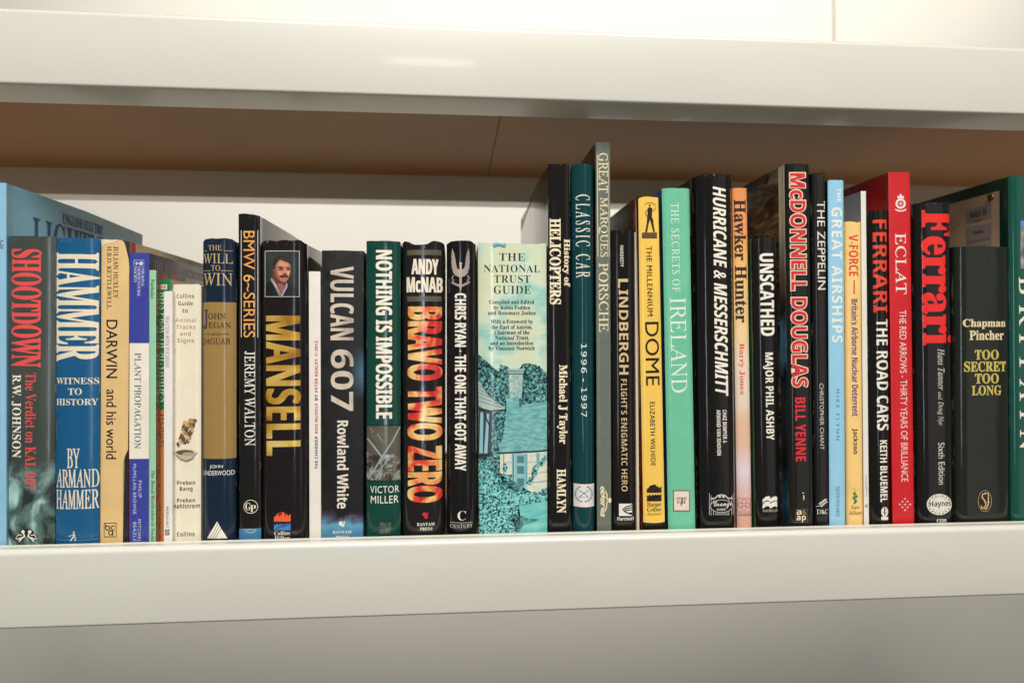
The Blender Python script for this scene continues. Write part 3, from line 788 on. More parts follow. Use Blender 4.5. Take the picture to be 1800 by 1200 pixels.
b.text('VICTOR', (651, 701.5, 853.5, 866), WHITE, 'ui', 'H', 'author_lettering', sp=1.1, off=.006); b.text('MILLER', (652, 700.5, 871, 884), WHITE, 'ui', 'H', 'author_lettering', sp=1.1, off=.006)
b.art('publisher_emblem', [(rc(666, 688, 912, 940), (22, 52, 44)), (rc(667, 687, 917, 938), stops_mat('tiny_photograph', [(.4, (34, 62, 52)), (.6, (84, 104, 84))], 220, .2)), (stroke([(669, 915), (677, 917), (686, 914)], 1.2), (12, 26, 22))])

# 16 black, flame letters, dipped head
b = Book('glossy black book with flame coloured letters and a sagging jacket top', (708, 780, 706.5, 782.5), 425, mat=J((40, 37, 36), rough=.1, wear=.4), depth=.16, bulge=.007, p=3.2, amp=.0003,
         head=[(-1, -.0012), (-.92, .0002), (-.35, -.0032), (.1, -.0030), (.5, .0004), (.85, -.0002), (1, -.0022)])
fl = stops_mat('flame_ink', [(.34, (196, 40, 44)), (.43, (222, 72, 56)), (.5, (232, 150, 84)), (.58, (240, 200, 130)), (.7, (240, 220, 172))], 46, .16, 4, .55, .8, (1, 1, .8))
GB = (92, 86, 72)
b.art('grey_bar', [(rc(716, 776, 440, 449), GB)]); b.art('grey_bar', [(rc(716, 776, 521, 530), GB)])
b.text('ANDY', (724, 770, 455, 482), (240, 228, 206), 'NB', 'H', 'author_lettering'); b.text('McNAB', (715.5, 777.5, 487, 514), (240, 228, 206), 'NB', 'H', 'author_lettering')
for s, y0, y1 in (('BRAVO', 540.5, 667), ('TWO', 681.5, 772), ('ZERO', 785.5, 881)):
    b.text(s, (716.5, 777.5, y0, y1), None, 'NB', name='title_lettering', mat=fl, off=.008)
b.art('publisher_emblem', [(merge(ell(746.5, 903.5, 4, 3.6, 12), ell(749, 908, 3.2, 3, 10), stroke([(750, 907), (752.5, 902), (750.5, 900)], 1.5)), (216, 40, 52))])
b.text('BANTAM', (733, 764, 918, 923.5), WHITE, 'SB', 'H', 'publisher_lettering', sp=1.1); b.text('PRESS', (738, 760, 926, 931.5), WHITE, 'SB', 'H', 'publisher_lettering', sp=1.1)

# 17 black with winged dagger
b = Book('black book with a silver winged dagger badge above white capitals', (786, 836, 784.5, 837), 425, mat=J((26, 24, 24), rough=.12, wear=.6), depth=.16, bulge=.006, p=2.6, amp=.001, head=[(-1, -.002), (-.7, 0), (.6, .0001), (1, -.002)])
b.text('CHRIS RYAN · THE ONE THAT GOT AWAY', (799.5, 819.5, 515.5, 827), (240, 232, 216), 'NB', name='title_lettering')
wingm = stops_mat('badge_metal', [(.3, (128, 116, 120)), (.5, (168, 152, 148)), (.7, (190, 168, 120))], 60, .3)
def wing(s):
    c = 809.5
    P_ = [(c + s * 1.5, 474), (c + s * 6, 472), (c + s * 8, 466), (c + s * 9, 456), (c + s * 11, 445), (c + s * 14.5, 436.5), (c + s * 15.5, 444), (c + s * 15, 450), (c + s * 16.5, 452), (c + s * 15.2, 458), (c + s * 16.2, 461), (c + s * 15, 466), (c + s * 15.6, 470), (c + s * 14, 474), (c + s * 13, 479), (c + s * 9, 484), (c + s * 4, 486.5), (c + s * 1.5, 486)]
    return P_
b.art('winged_dagger_badge', [(merge(wing(-1), wing(1)), wingm), (merge(stroke([(797, 484), (794.5, 490), (798, 492), (794, 496)], 2.2), stroke([(822, 484), (825, 490), (821, 492), (825.5, 496)], 2.2), stroke([(794, 496), (802, 500), (809.5, 503), (817, 500), (825.5, 495)], 4)), (158, 146, 140)),
      (merge(rc(808, 811.4, 464, 478), ell(809.7, 463, 2.5, 2.5, 10), rc(806, 813.4, 476, 478.5), [(807.8, 478), (811.6, 478), (811.4, 505), (809.7, 513), (808, 505)]), (186, 172, 170)), (stroke([(809.7, 480), (809.7, 508)], .6), (110, 98, 98))])
b.text('C', (804.5, 819, 897.5, 914), WHITE, 'SB', 'H', 'publisher_initial', off=-.01); b.art('publisher_rule', [(rc(791.5, 830.5, 916.2, 917), (190, 182, 170))])
b.text('CENTURY', (791.5, 830.5, 921, 927.5), (214, 206, 190), 'SR', 'H', 'publisher_lettering', sp=1.15, off=.004)

# 18 wide pale book with cottage
def trust(b):
    def base(t):
        z = t.sep()[2]; n = t.noise(26, 4, .5, .3, (1, 1, 1.6))
        f = t.math('ADD', n, t.math('MULTIPLY', t.math('SUBTRACT', .185, z), 1.1))
        return t.ramp(f, [(.38, (216, 220, 186)), (.5, (206, 222, 196)), (.6, (152, 206, 196)), (.72, (190, 214, 188))])
    return jacket('pale_jacket', (205, 220, 195), h=b.h, base=base, rough=.14, wear=.3)
b = Book('wide pale green book with a teal picture of a thatched cottage', (842, 962, 840, 960.5), 428, mat=trust, depth=.16, bulge=.0035, p=6, amp=.0012, head=[(-1, .001), (-.85, .0004), (-.5, -.0005), (0, 0), (.7, -.0006), (1, .0004)])
for s, r in (('THE', (877.5, 923, 445, 458.5)), ('NATIONAL', (850.5, 949, 465.5, 478.5)), ('TRUST', (868.5, 932, 483.5, 497)), ('GUIDE', (868, 933, 502, 516.5))):
    b.text(s, r, (40, 40, 40), 'SB', 'H', 'title_lettering', off=-.006, sp=1.08)
for s, r in (('Compiled and Edited', (860, 939, 527, 536)), ('by Robin Fedden', (868, 932, 537, 545.5)), ('and Rosemary Joekes', (858, 941.5, 546.3, 555)), ('With a Foreword by', (862, 937, 561.5, 570)), ('the Earl of Antrim,', (864, 936, 571, 579)),
             ('Chairman of the', (869, 930.5, 580.5, 587.5)), ('National Trust,', (870.5, 930, 589.7, 598)), ('and an Introduction', (862, 937.5, 599, 606)), ('by Viscount Norwich', (859, 940, 608, 617))):
    b.text(s, r, (30, 30, 32), 'SB', 'H', 'subtitle_lettering', off=.002)
TD = (38, 44, 48)
foli = stops_mat('print_foliage', [(.40, (24, 30, 36)), (.455, (46, 84, 90)), (.5, (96, 182, 184)), (.6, (158, 222, 212))], 520, .15, 4, .7, .5)
folid = stops_mat('print_trees', [(.40, (26, 32, 36)), (.47, (44, 84, 84)), (.55, (92, 160, 158)), (.66, (158, 206, 198))], 420, .15, 4, .7, .4)
thatch = stops_mat('print_thatch', [(.35, (84, 146, 152)), (.5, (116, 178, 178)), (.65, (150, 198, 190))], 210, .15, 4, .7, 0, (.6, 1, 2.6))
stone = stops_mat('print_stone', [(.35, (132, 168, 166)), (.65, (186, 206, 194))], 300, .15, 3)
lawn = stops_mat('print_lawn', [(.35, (96, 184, 178)), (.65, (134, 208, 196))], 70, .15, 4, .6, 0, (.5, 1, 3))
wallm = stops_mat('print_wall', [(.35, (214, 214, 190)), (.5, (226, 222, 198)), (.65, (176, 208, 200))], 120, .15, 4)
LT = (150, 196, 206)
sh = [
    (jag([(840, 622), (846, 628), (851, 640), (858, 652), (868, 656), (872, 668), (880, 640), (890, 646), (900, 660), (918, 656), (918, 640), (930, 638), (945, 644), (952, 650), (961, 655), (961, 712), (842, 720)]), folid),
    (merge(jag(ell(936, 655, 19, 15), 1.8), jag(ell(951, 668, 10, 14), 1.5), jag(ell(924, 668, 10, 12), 1.5), jag(ell(887, 652, 9, 9), 1.5)), folid),
    ([(842, 700), (900, 690), (961, 700), (961, 940), (842, 940)], folid),
    ([(879, 790), (961, 782), (961, 870), (879, 872)], wallm),
    ([(894, 655), (919, 655), (917, 700), (896, 706)], stone), (merge(rc(891.5, 921.5, 648, 652), rc(893, 920, 653, 656.5)), (150, 180, 178)), (merge(rc(892, 921, 652, 653), rc(893, 920, 656.5, 658)), TD),
    ([(890, 700), (912, 696), (916, 712), (940, 708), (961, 705), (961, 790), (930, 793), (878, 795), (876, 783), (884, 772), (887, 745), (890, 720)], thatch),
    ([(912, 700), (917, 699), (917, 714), (913, 716)], (70, 110, 112)),
    (stroke([(878, 796), (920, 794), (961, 791)], 3), TD),
    (rc(905, 924, 797, 858), (132, 190, 196)), (merge(rc(909, 921, 801, 813), rc(909, 921, 819, 832), rc(909, 921, 840, 853)), (62, 100, 112)), (merge(*[stroke([(909 + k * 3, 801 + y_), (912 + k * 3, 813 + y_)], .4) for k in range(4) for y_ in (0, 19, 39)], *[stroke([(912 + k * 3, 801 + y_), (909 + k * 3, 813 + y_)], .4) for k in range(4) for y_ in (0, 19, 39)]), (128, 178, 184)), (merge(rc(906, 923, 815, 817), rc(906, 923, 834, 836.5)), LT),
    (merge(rc(900, 903, 797, 860), rc(924, 927, 797, 850), rc(943, 948, 796, 820)), (112, 172, 178)), (stroke([(884, 813), (902, 811)], 1), (150, 190, 186)), (stroke([(927, 812), (961, 808)], 1), (150, 190, 186)), (stroke([(927, 832), (961, 828)], 1), (130, 178, 176)), (merge(rc(884.5, 886, 797, 838), rc(901, 904, 797, 858)), (96, 150, 156)), (stroke([(884, 835), (903, 833)], 1), (130, 178, 176)), (stroke([(926, 848), (961, 844)], 1.2), (120, 170, 170)),
    ([(840, 668), (848, 678), (858, 694), (872, 706), (887, 716), (887, 721), (868, 724), (855, 722), (842, 712)], (176, 192, 184)),
    (merge(*[stroke([(842, 676 + k * 7), (852 + k * 4, 684 + k * 7), (862 + k * 5, 694 + k * 5.4)], .9) for k in range(5)]), (60, 78, 78)),
    (stroke([(842, 717), (862, 722), (888, 720)], 2.6), TD),
    ([(842, 719), (866, 724), (863, 800), (842, 806)], (64, 72, 76)), (merge([(845, 724), (850, 724), (849, 796), (843, 796)], [(856, 726), (860, 727), (857, 796), (851, 796)]), LT), (stroke([(850, 722), (862, 752)], 2.2), TD), (stroke([(842, 801), (862, 798)], 3), TD),
    (jag([(842, 806), (850, 812), (858, 806), (868, 822), (880, 832), (884, 850), (896, 858), (908, 864), (925, 866), (940, 864), (961, 858), (961, 880), (930, 885), (910, 888), (912, 905), (905, 925), (910, 940), (842, 940)], 2), foli),
    ([(912, 888), (935, 884), (961, 880), (961, 908), (915, 908)], lawn), ([(912, 905), (950, 912), (922, 922), (908, 925)], (58, 104, 104)), ([(915, 908), (961, 905), (961, 940), (908, 940), (920, 922), (950, 912)], lawn),
    (merge(jag(stroke([(961, 800), (952, 812), (941, 822), (936, 838), (928, 850)], 7)[0][0::2] + stroke([(961, 800), (952, 812), (941, 822), (936, 838), (928, 850)], 7)[0][1::2][::-1], 2.2), jag(ell(892, 838, 8, 6), 2.4, seed=3), jag(ell(888, 822, 3, 8), 1.5)), foli),
    (frame(892, 914, 905, 928, 1), TD), (merge(ring(898, 911, 4, 4, 1.6), ring(908, 911, 4, 4, 1.6), ring(903, 920, 4.5, 4.5, 1.6), ell(903, 914, 3, 3, 8)), (20, 28, 32)),
    ]
b.art('cottage_picture', sh)
sh = [(merge([(866, 428), (874, 427), (884, 429), (890, 427), (888, 434), (876, 431), (868, 434)],), (96, 178, 196))]
b.art('printed_patch', sh)

# 19 tall black, slab cream letters
b = Book('tall black book with cream slab serif letters, its glossy cover facing left', (965, 1004, 963, 1002), 289, mat=J((30, 27, 26), rough=.13, wear=.9), left=side_black, depth=.24, bulge=.0018, p=4, amp=.0010, back_round=.02)
b.text('HELICOPTERS', (966, 986, 384, 535), (242, 228, 194), 'SB', name='title_lettering', off=.018)
b.text('History of', (988.5, 1002, 420, 504), (242, 228, 194), 'SB', name='title_lettering', off=.014)
b.text('Michael J Taylor', (979, 997.5, 641, 780), (242, 228, 194), 'SB', name='author_lettering', off=.014)
b.text('HAMLYN', (978.5, 995, 824, 901), (242, 228, 194), 'SB', name='publisher_lettering', off=.016)
# 20 teal
b = Book('tall dark teal book with thin spaced capitals and a white wreath label', (1007, 1045, 1004, 1042.5), 290, mat=J((10, 62, 66), rough=.09, wear=.4), depth=.22, bulge=.006, p=2, amp=.0004)
b.text('CLASSIC CAR', (1012, 1037, 342, 488), (226, 226, 212), 'SR', name='title_lettering', sp=1.5)
b.text('1996 - 1997', (1021.5, 1031.5, 604, 732), (214, 226, 220), 'MO', name='year_lettering', off=.006)
b.text('INTERNATIONAL', (1040, 1042.6, 365, 470), (120, 44, 54), 'ui', name='small_lettering', sp=1.4)
b.text('YEAR', (1008, 1010.6, 398, 440), (60, 98, 130), 'ui', name='small_lettering', sp=2)
wr = []
for s in (-1, 1):
    for k in range(9):
        a = math.radians(100 + s * (-10) + s * (20 + k * 17)) if False else math.radians(90 + s * (14 + k * 17))
        wr.append(ell(1026 + 14.5 * math.cos(a), 867.5 + 14 * math.sin(a), 2.3, 1.7, 6))
b.art('wreath_label', [(rc(1008.5, 1044, 848.5, 888.5), (236, 222, 216)), (merge(*wr), (92, 158, 170)), (merge(stroke([(1018, 861), (1026, 866), (1034, 873)], 1.6), stroke([(1034, 861), (1026, 867), (1018, 873)], 1.6), stroke([(1018, 873), (1034, 873)], 1)), (80, 140, 168))])
# 21 grey green tallest
b = Book('tallest book of the row, slim grey green with cream ruled capitals', (1049.5, 1074.5, 1047, 1072), 250, mat=J((106, 113, 103), rough=.25, wear=.6), left=jacket('dark_cover', (44, 38, 32), rough=.2, wear=0), depth=.215, bulge=.0008, p=5, amp=.0006)
GC = (232, 218, 176)
b.text('GREAT', (1052, 1068.5, 269, 339), GC, 'SR', name='title_lettering', off=.006); b.text('MARQUES', (1052, 1068.5, 347, 452), GC, 'SR', name='title_lettering', off=.006); b.text('PORSCHE', (1052.5, 1069.5, 462, 583), GC, 'SR', name='title_lettering', off=.006)
b.art('title_rule', [([(1049.2, 271), (1050.4, 271), (1051.6, 451), (1050.4, 451)], GC)]); b.art('title_rule', [([(1069.2, 284), (1070, 284), (1071, 452), (1070.2, 452)], GC)])
b.art('octopus_emblem', [(merge(ell(1072, 879, 3.6, 4.6, 12), stroke([(1071, 879), (1066, 879)], 3), stroke([(1064, 862), (1067, 870), (1067, 880), (1066, 890), (1064, 898)], 2)), (236, 222, 186))])
b.text('octopus', (1052.5, 1064.5, 854, 908), (236, 222, 186), 'SBI', name='publisher_lettering', off=.03)
# 22 black with LINDBERGH
b = Book('short black book with bronze capitals, in front of the tall grey green book', (1076.5, 1118.5, 1073.5, 1115), 405, Y=.004, mat=J((28, 25, 25), rough=.14, wear=.5), depth=.16, bulge=.003, p=4, amp=.0004)
BZ = (216, 186, 140)
b.text('HARDESTY', (1090, 1096, 431.5, 469), (220, 212, 196), 'NB', name='author_lettering', fat=.3)
b.text('L', (1086.5, 1104, 490, 506), BZ, 'NB', name='title_lettering'); b.text('INDBERGH', (1088, 1104.5, 509, 658), BZ, 'NB', name='title_lettering')
b.text("FLIGHT'S ENIGMATIC HERO", (1092, 1102.5, 666, 863), BZ, 'NB', name='subtitle_lettering', off=-.012)
WQ = (232, 228, 216)
b.art('publisher_emblem', [(rc(1088, 1111, 884.5, 906), WQ)] + [(stroke([(1110.8, 887 + k * 4), (1101 - k, 890 + k * 3.4), (1094 + k * 2, 895 + k * 1.6), (1099 + k * 2, 899.5 + k * 1), (1110.8, 904 - k * 1.6)], 2.0), (26, 24, 24)) for k in range(3)])
b.text('Harcourt', (1085, 1114, 907.8, 914), WQ, 'NB', 'H', 'publisher_lettering')
# 22b pamphlet
b = Book('very thin cream pamphlet squeezed between a black and a yellow spine', (1119.2, 1124, 1115.6, 1120), 408, Y=.006, depth=.15, mat=J((214, 200, 174), rough=.6, wear=.1), kind='soft')
# 23 yellow
flm = stops_mat('fiery_cover', [(.32, (60, 18, 12)), (.44, (150, 34, 18)), (.54, (206, 82, 28)), (.66, (232, 150, 60))], 55, .2, 5, .65, .9, (1, 1, .5))
b = Book('yellow book with a tall figure on a plinth, fiery red cover behind', (1127.5, 1171, 1119.5, 1158.5), 346, Y=.002, mat=J((26, 22, 20), rough=.2, wear=.2), left=[(.038, flm), (1, jacket('grey_cover', (72, 60, 50), rough=.14, wear=0))], depth=.225, bulge=.0022, p=4, amp=.0003)
yel = jacket('yellow_jacket', (244, 200, 92), rough=.16, h=b.h, wear=.2)
o = b.art('dust_jacket', [([(1131, 917), (1150, 918.6), (1168.5, 916.5), (1163, 650), (1157, 352), (1156.5, 347.5), (1148, 346.6), (1138, 345.4), (1128, 346.6), (1122, 349), (1125, 600)], yel)])
b.layer += 4; DK = (44, 36, 26)
fig = [([(1139, 365), (1144, 364.5), (1146.5, 367), (1144.5, 374), (1144.6, 380), (1148, 386), (1149, 396), (1151.5, 408), (1148.4, 408), (1145, 396), (1142.6, 386), (1140, 394), (1137.5, 408), (1134, 408), (1136.6, 394), (1137.4, 384), (1139.6, 377), (1138, 370)], DK), (ell(1142, 361.4, 1.6, 2.4, 8), DK), (stroke([(1139.4, 367), (1134.4, 374), (1137, 381)], 1.2), DK), (stroke([(1146, 367.5), (1149.6, 372), (1152.4, 365)], 1.1), DK), (stroke([(1133.4, 360), (1138, 356.8), (1146, 356.6), (1153, 362)], .9), DK), (rc(1128.4, 1154.6, 409, 419), DK)]
b.art('plinth_figure', fig)
b.text('MILLENNIUM', (1130, 1153.4, 410.6, 413.6), (170, 128, 84), 'ui', 'H', 'plinth_lettering'); b.text('EXPERIENCE', (1130, 1153.4, 414.8, 417.8), (170, 128, 84), 'ui', 'H', 'plinth_lettering')
b.text('THE MILLENNIUM', (1137, 1146.5, 432.5, 555), DK, 'ui', name='title_lettering', sp=1.1)
b.text('DOME', (1134.5, 1158.5, 565.5, 677), (34, 28, 22), 'ui', name='title_lettering', off=.004)
b.text('ELIZABETH WILHIDE', (1143, 1151.5, 706, 818), (60, 50, 34), 'ui', name='author_lettering', sp=1.1)
b.art('publisher_emblem', [(flame_logo(1137, 1162.5, 850.5, 865), DK), (wave_logo(1137, 1162.5, 867, 880), DK)])
for s, r in (('Harper', (1137.5, 1162.5, 882, 891.6)), ('Collins', (1137.5, 1162.5, 891.2, 897.8)), ): b.text(s, r, (70, 58, 38), 'SB', 'H', 'publisher_lettering', off=-.006)
b.text('Illustrated', (1137.5, 1162.5, 900, 904.6), (84, 70, 44), 'SI', 'H', 'publisher_lettering')

# 24 mint green
blu = stops_mat('blue_photo', [(.3, (44, 74, 130)), (.7, (70, 106, 160))], 20, .3)
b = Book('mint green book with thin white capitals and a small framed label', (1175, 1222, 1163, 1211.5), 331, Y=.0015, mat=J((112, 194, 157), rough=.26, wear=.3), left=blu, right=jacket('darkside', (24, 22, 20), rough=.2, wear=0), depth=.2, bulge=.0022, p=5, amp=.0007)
MW = (224, 238, 222)
b.text('THE SECRETS OF', (1180.5, 1194.5, 356.5, 513), MW, 'SR', name='title_lettering', sp=1.15); b.text('IRELAND', (1178.5, 1207, 523, 690), MW, 'SR', name='title_lettering')
b.art('publisher_label', [(rc(1183, 1213, 861, 898), (128, 60, 56)), (rc(1184.6, 1211.4, 862.6, 896.4), (222, 206, 186)), (rc(1186, 1210, 864, 895), (232, 220, 200)), (merge(stroke([(1198, 874), (1199, 880), (1197, 888)], 2.4), ell(1190, 869, .8, .8, 6), ell(1201, 866, .7, .7, 6), ell(1206, 890, .8, .8, 6)), (190, 52, 60))])
b.text('STAR', (1188.5, 1207.5, 873, 878), (60, 34, 34), 'SB', 'H', 'publisher_lettering'); b.text('FIRE', (1190, 1206, 879.5, 884.6), (60, 34, 34), 'SB', 'H', 'publisher_lettering')
# 25 big black italics
b = Book('thick glossy black book with slanted white capitals and a gate emblem', (1225.5, 1293, 1217, 1286), 309, Y=.0035, mat=J((26, 24, 23), rough=.12, wear=.8), left=side_black, depth=.22, bulge=.008, p=4.5, amp=.001, head=[(-1, -.0012), (-.6, .0002), (0, .0005), (.8, 0), (1, -.0012)])
b.text('HURRICANE & MESSERSCHMITT', (1255, 1278, 328, 696), (240, 234, 216), 'NB', name='title_lettering', off=.004, shear=.28)
b.text('CHAZ BOWYER &', (1270.5, 1277.5, 720, 778), WHITE, 'NB', name='author_lettering', fat=.3); b.text('ARMAND VAN ISHOVEN', (1260, 1267, 720, 800), WHITE, 'NB', name='author_lettering', fat=.3)
GR = (206, 204, 196)
sh = [(stroke([(1247 + k * 0, 866), (1247, 905)], .8), GR), (stroke([(1250, 870), (1250, 905)], .7), GR), (stroke([(1254, 874), (1254, 905)], .7), GR), (stroke([(1281, 874), (1281, 905)], .7), GR), (stroke([(1286, 870), (1286, 905)], .7), GR), (stroke([(1289.5, 866), (1289.5, 905)], .8), GR),
      (merge(*[stroke([(x, 900), (x, 905)], .6) for x in range(1257, 1281, 3)]), GR), (stroke([(1249, 876), (1257, 875), (1262, 870), (1268, 869), (1274, 870), (1279, 875), (1288, 875)], 2), GR), (merge(ell(1265, 872.5, 2.6, 2, 8), ell(1271.5, 872.5, 2.6, 2, 8)), GR), (rc(1257, 1280, 901, 904.6), (120, 118, 112)),
      (ell(1268, 889, 20, 11.5), GR), (ell(1268, 889, 19, 10.6), (22, 20, 20))]
b.art('gate_emblem', sh)
b.text('Grange', (1254, 1286, 879, 893.5), WHITE, 'SC', 'H', 'publisher_lettering'); b.text('BOOKS', (1260, 1275, 893, 896.6), WHITE, 'SB', 'H', 'publisher_lettering')
ys, zs = b.side(1213, 333, False); ye, ze = b.side(1213, 415, False)
b.sidequad('cover_label', [(.0125, ze), (.026, ze), (.026, zs), (.0125, zs)], (206, 200, 184), False)
b.sidetext('Aces', .014, .024, ze - .03, ze - .004, (206, 200, 184), 'SB', False)

# 26 orange to pink
def hawker(b):
    def base(t):
        z = t.sep()[2]; n = t.noise(30, 2)
        f = t.math('ADD', t.math('DIVIDE', z, b.h), t.math('MULTIPLY', t.math('SUBTRACT', n, .5), .05))
        return t.ramp(f, [(.0, (224, 172, 150)), (.09, (222, 178, 164)), (.17, (228, 208, 216)), (.25, (226, 188, 162)), (.31, (226, 182, 150)), (.38, (230, 210, 192)), (.5, (234, 214, 192)), (.58, (240, 206, 150)), (.78, (240, 184, 108)), (.86, (240, 160, 92)), (1, (234, 146, 88))])
    return jacket('dawn_cover', (240, 190, 140), h=b.h, base=base, rough=.3, wear=.3)
b = Book('slim book shading from orange to pale pink with dark serif letters', (1296, 1321, 1287, 1312.5), 331, Y=.012, mat=hawker, depth=.2, bulge=.002, p=3, amp=.0006)
b.text('Hawker Hunter', (1291, 1312, 350.5, 567), (56, 40, 34), 'SB', name='title_lettering', off=.012)
b.text('Barry Jones', (1297.5, 1309, 603, 693), (228, 92, 60), 'SB', name='author_lettering', off=.006)
PK = (120, 76, 76)
b.art('publisher_emblem', [(frame(1296.5, 1319.5, 874.5, 899, .6), PK), (merge(ring(1308, 881, 4.6, 4.4, .7), ring(1308, 892.6, 4.6, 4.4, .7), ring(1301.5, 886.8, 4.2, 4.4, .7), ring(1314.5, 886.8, 4.2, 4.4, .7)), PK)])
b.text('CROWOOD', (1297, 1320, 902, 906.6), PK, 'NB', 'H', 'publisher_lettering')
# 28 black UNSCATHED
gsd = stops_mat('green_photo', [(.3, (10, 60, 36)), (.55, (26, 104, 58)), (.7, (110, 150, 66))], 30, .3, 3, .5, 0, (1, 1, .4))
b = Book('black book, shorter than its neighbours, with bold white condensed capitals', (1327, 1373, 1320.5, 1364), 418, Y=.0075, mat=J((28, 26, 25), rough=.15, wear=.6), left=gsd, depth=.16, bulge=.005, p=3.4, amp=.0006)
b.text('UNSCATHED', (1336, 1360.5, 445.5, 590), (240, 234, 216), 'NB', name='title_lettering', off=.012)
b.text('MAJOR PHIL ASHBY', (1342, 1360, 619.5, 773), (240, 234, 216), 'NB', name='author_lettering')
def em(y): return [(1340.5, y + 13), (1340.5, y + 6), (1346, y + 1), (1351, y), (1354, y + 1), (1353.4, y + 5), (1359, y + 1), (1363, y), (1366, y + 1.6), (1366, y + 11), (1363, y + 8.4), (1360, y + 9), (1353.6, y + 12.6), (1352, y + 8.4), (1347, y + 8.6)]
b.art('publisher_emblem', [(merge(em(871.5), em(880.5)), (236, 232, 218)), (stroke([(1340.5, 882.5), (1347, 879.2), (1352, 880), (1354, 883), (1360, 879.6), (1366, 880)], 1.2), (26, 24, 24))])
b.text('MACMILLAN', (1341, 1366.5, 894.6, 899), (220, 214, 200), 'SR', 'H', 'publisher_lettering')
# 30 McDonnell
crowd = stops_mat('crowd_photo', [(.36, (34, 28, 22)), (.48, (74, 60, 44)), (.56, (112, 94, 68)), (.66, (150, 138, 112))], 90, .25, 6, .7, .5, (1, .25, 1))
t = NT('photo_edge')
z_ = t.math('ADD', t.math('MULTIPLY', t.sep()[2], 1 / .3), t.math('MULTIPLY', t.math('SUBTRACT', t.noise(60, 4), .5), .12))
t.col(t.ramp(z_, [(.0, (30, 40, 50)), (.08, (52, 104, 132)), (.2, (34, 40, 48)), (.38, (60, 66, 74)), (.46, (28, 40, 62)), (.5, (84, 142, 170)), (.6, (96, 150, 176)), (.66, (40, 44, 50)), (.76, (150, 120, 100)), (.84, (196, 190, 168)), (1, (228, 220, 194))])); edge = t.fin(.25)
b = Book('tall black book with big red capitals outlined in cream', (1385, 1431, 1380, 1421), 289, Y=.0005, mat=J((34, 32, 29), rough=.17, wear=.6), left=[(.0125, edge), (1, crowd)], depth=.24, bulge=.0035, p=5, amp=.0006, head=[(-1, 0), (.7, 0), (.88, -.0008), (1, -.0035)])
RD = (214, 44, 62); OC = (238, 214, 176)
V1 = ((1390, 1416.5, 305, 352), 'Mc'), ((1391, 1420, 352, 680), 'DONNELL DOUGLAS')
b.text('McDONNELL DOUGLAS', (1388.6, 1419.2, 302.5, 681.5), OC, 'NB', name='title_outline', off=.052, res=3)
b.layer += 3
b.text('McDONNELL DOUGLAS', (1390.4, 1417.4, 304.6, 679.4), RD, 'NB', name='title_lettering', off=.012)
b.text('BILL YENNE', (1398, 1416, 698.5, 810), (220, 44, 58), 'NB', name='author_lettering', off=.012)
b.art('small_mark', [(merge(ell(1411.6, 866, 1.2, 1.2, 8), stroke([(1412.4, 870), (1413, 873.5), (1412.4, 878)], 1.6)), WHITE)])
b.art('publisher_emblem', [(frame(1398.6, 1419, 893.5, 917.5, .5), (120, 104, 74))]); b.text('a', (1400, 1408.4, 896, 904), (238, 222, 182), 'NB', 'H', 'publisher_lettering', off=.02); b.text('&', (1409, 1417.6, 895, 904), (150, 130, 96), 'SBI', 'H', 'publisher_lettering'); b.text('ap', (1400, 1416.4, 905.6, 917), (238, 222, 182), 'NB', 'H', 'publisher_lettering', off=.02)
# 31 zeppelin
b = Book('tall charcoal book with thin white capitals, left of the pale blue spine', (1433, 1456, 1424, 1451.5), 305, Y=.0035, mat=J((40, 37, 35), rough=.2, wear=.9), depth=.21, bulge=.003, p=4, amp=.0012)
b.text('THE ZEPPELIN', (1437, 1450.5, 353, 509), (232, 226, 210), 'ui', name='title_lettering', off=.004)
b.text('CHRISTOPHER CHANT', (1441, 1448, 673.5, 790), (206, 200, 186), 'ui', name='author_lettering', off=.01)
b.art('laurel_sprig', [(stroke([(1435, 890), (1442, 888), (1449, 882), (1454, 876)], .8), WQ)] + [(ell(1441 + k * 3, 884.5 - k * 2.2, 1.5, 2.0, 6), WQ) for k in range(4)] + [(ell(1444 + k * 3, 889 - k * 2.4, 2.0, 1.2, 6), WQ) for k in range(4)])
b.text('D&C', (1436, 1455, 894.5, 902.8), WQ, 'SR', 'H', 'publisher_lettering')
# 32 sky blue
b = Book('sky blue book with white block capitals', (1458.5, 1485, 1454.5, 1483), 317, Y=.0015, mat=J((150, 204, 230), rough=.22, wear=.3), depth=.2, bulge=.0014, p=4, amp=.0005, left=jacket('painted_shadow_cover', (40, 46, 50), rough=.3, wear=0))  # left cover coloured near black to paint the shadow strip beside the spine
b.text('THE', (1471, 1478.5, 330.5, 355), WHITE, 'NB', name='title_lettering'); b.text('GREAT AIRSHIPS', (1462, 1480.5, 364.5, 602), (236, 236, 224), 'NB', name='title_lettering', off=.004, sp=1.1)
b.text('MIKE FLYNN', (1469.4, 1475.6, 683.5, 773), (84, 116, 142), 'ui', name='author_lettering', sp=1.5); b.text('SEVENOAKS', (1469.4, 1475.8, 854.5, 907), (58, 84, 104), 'SR', name='publisher_lettering')
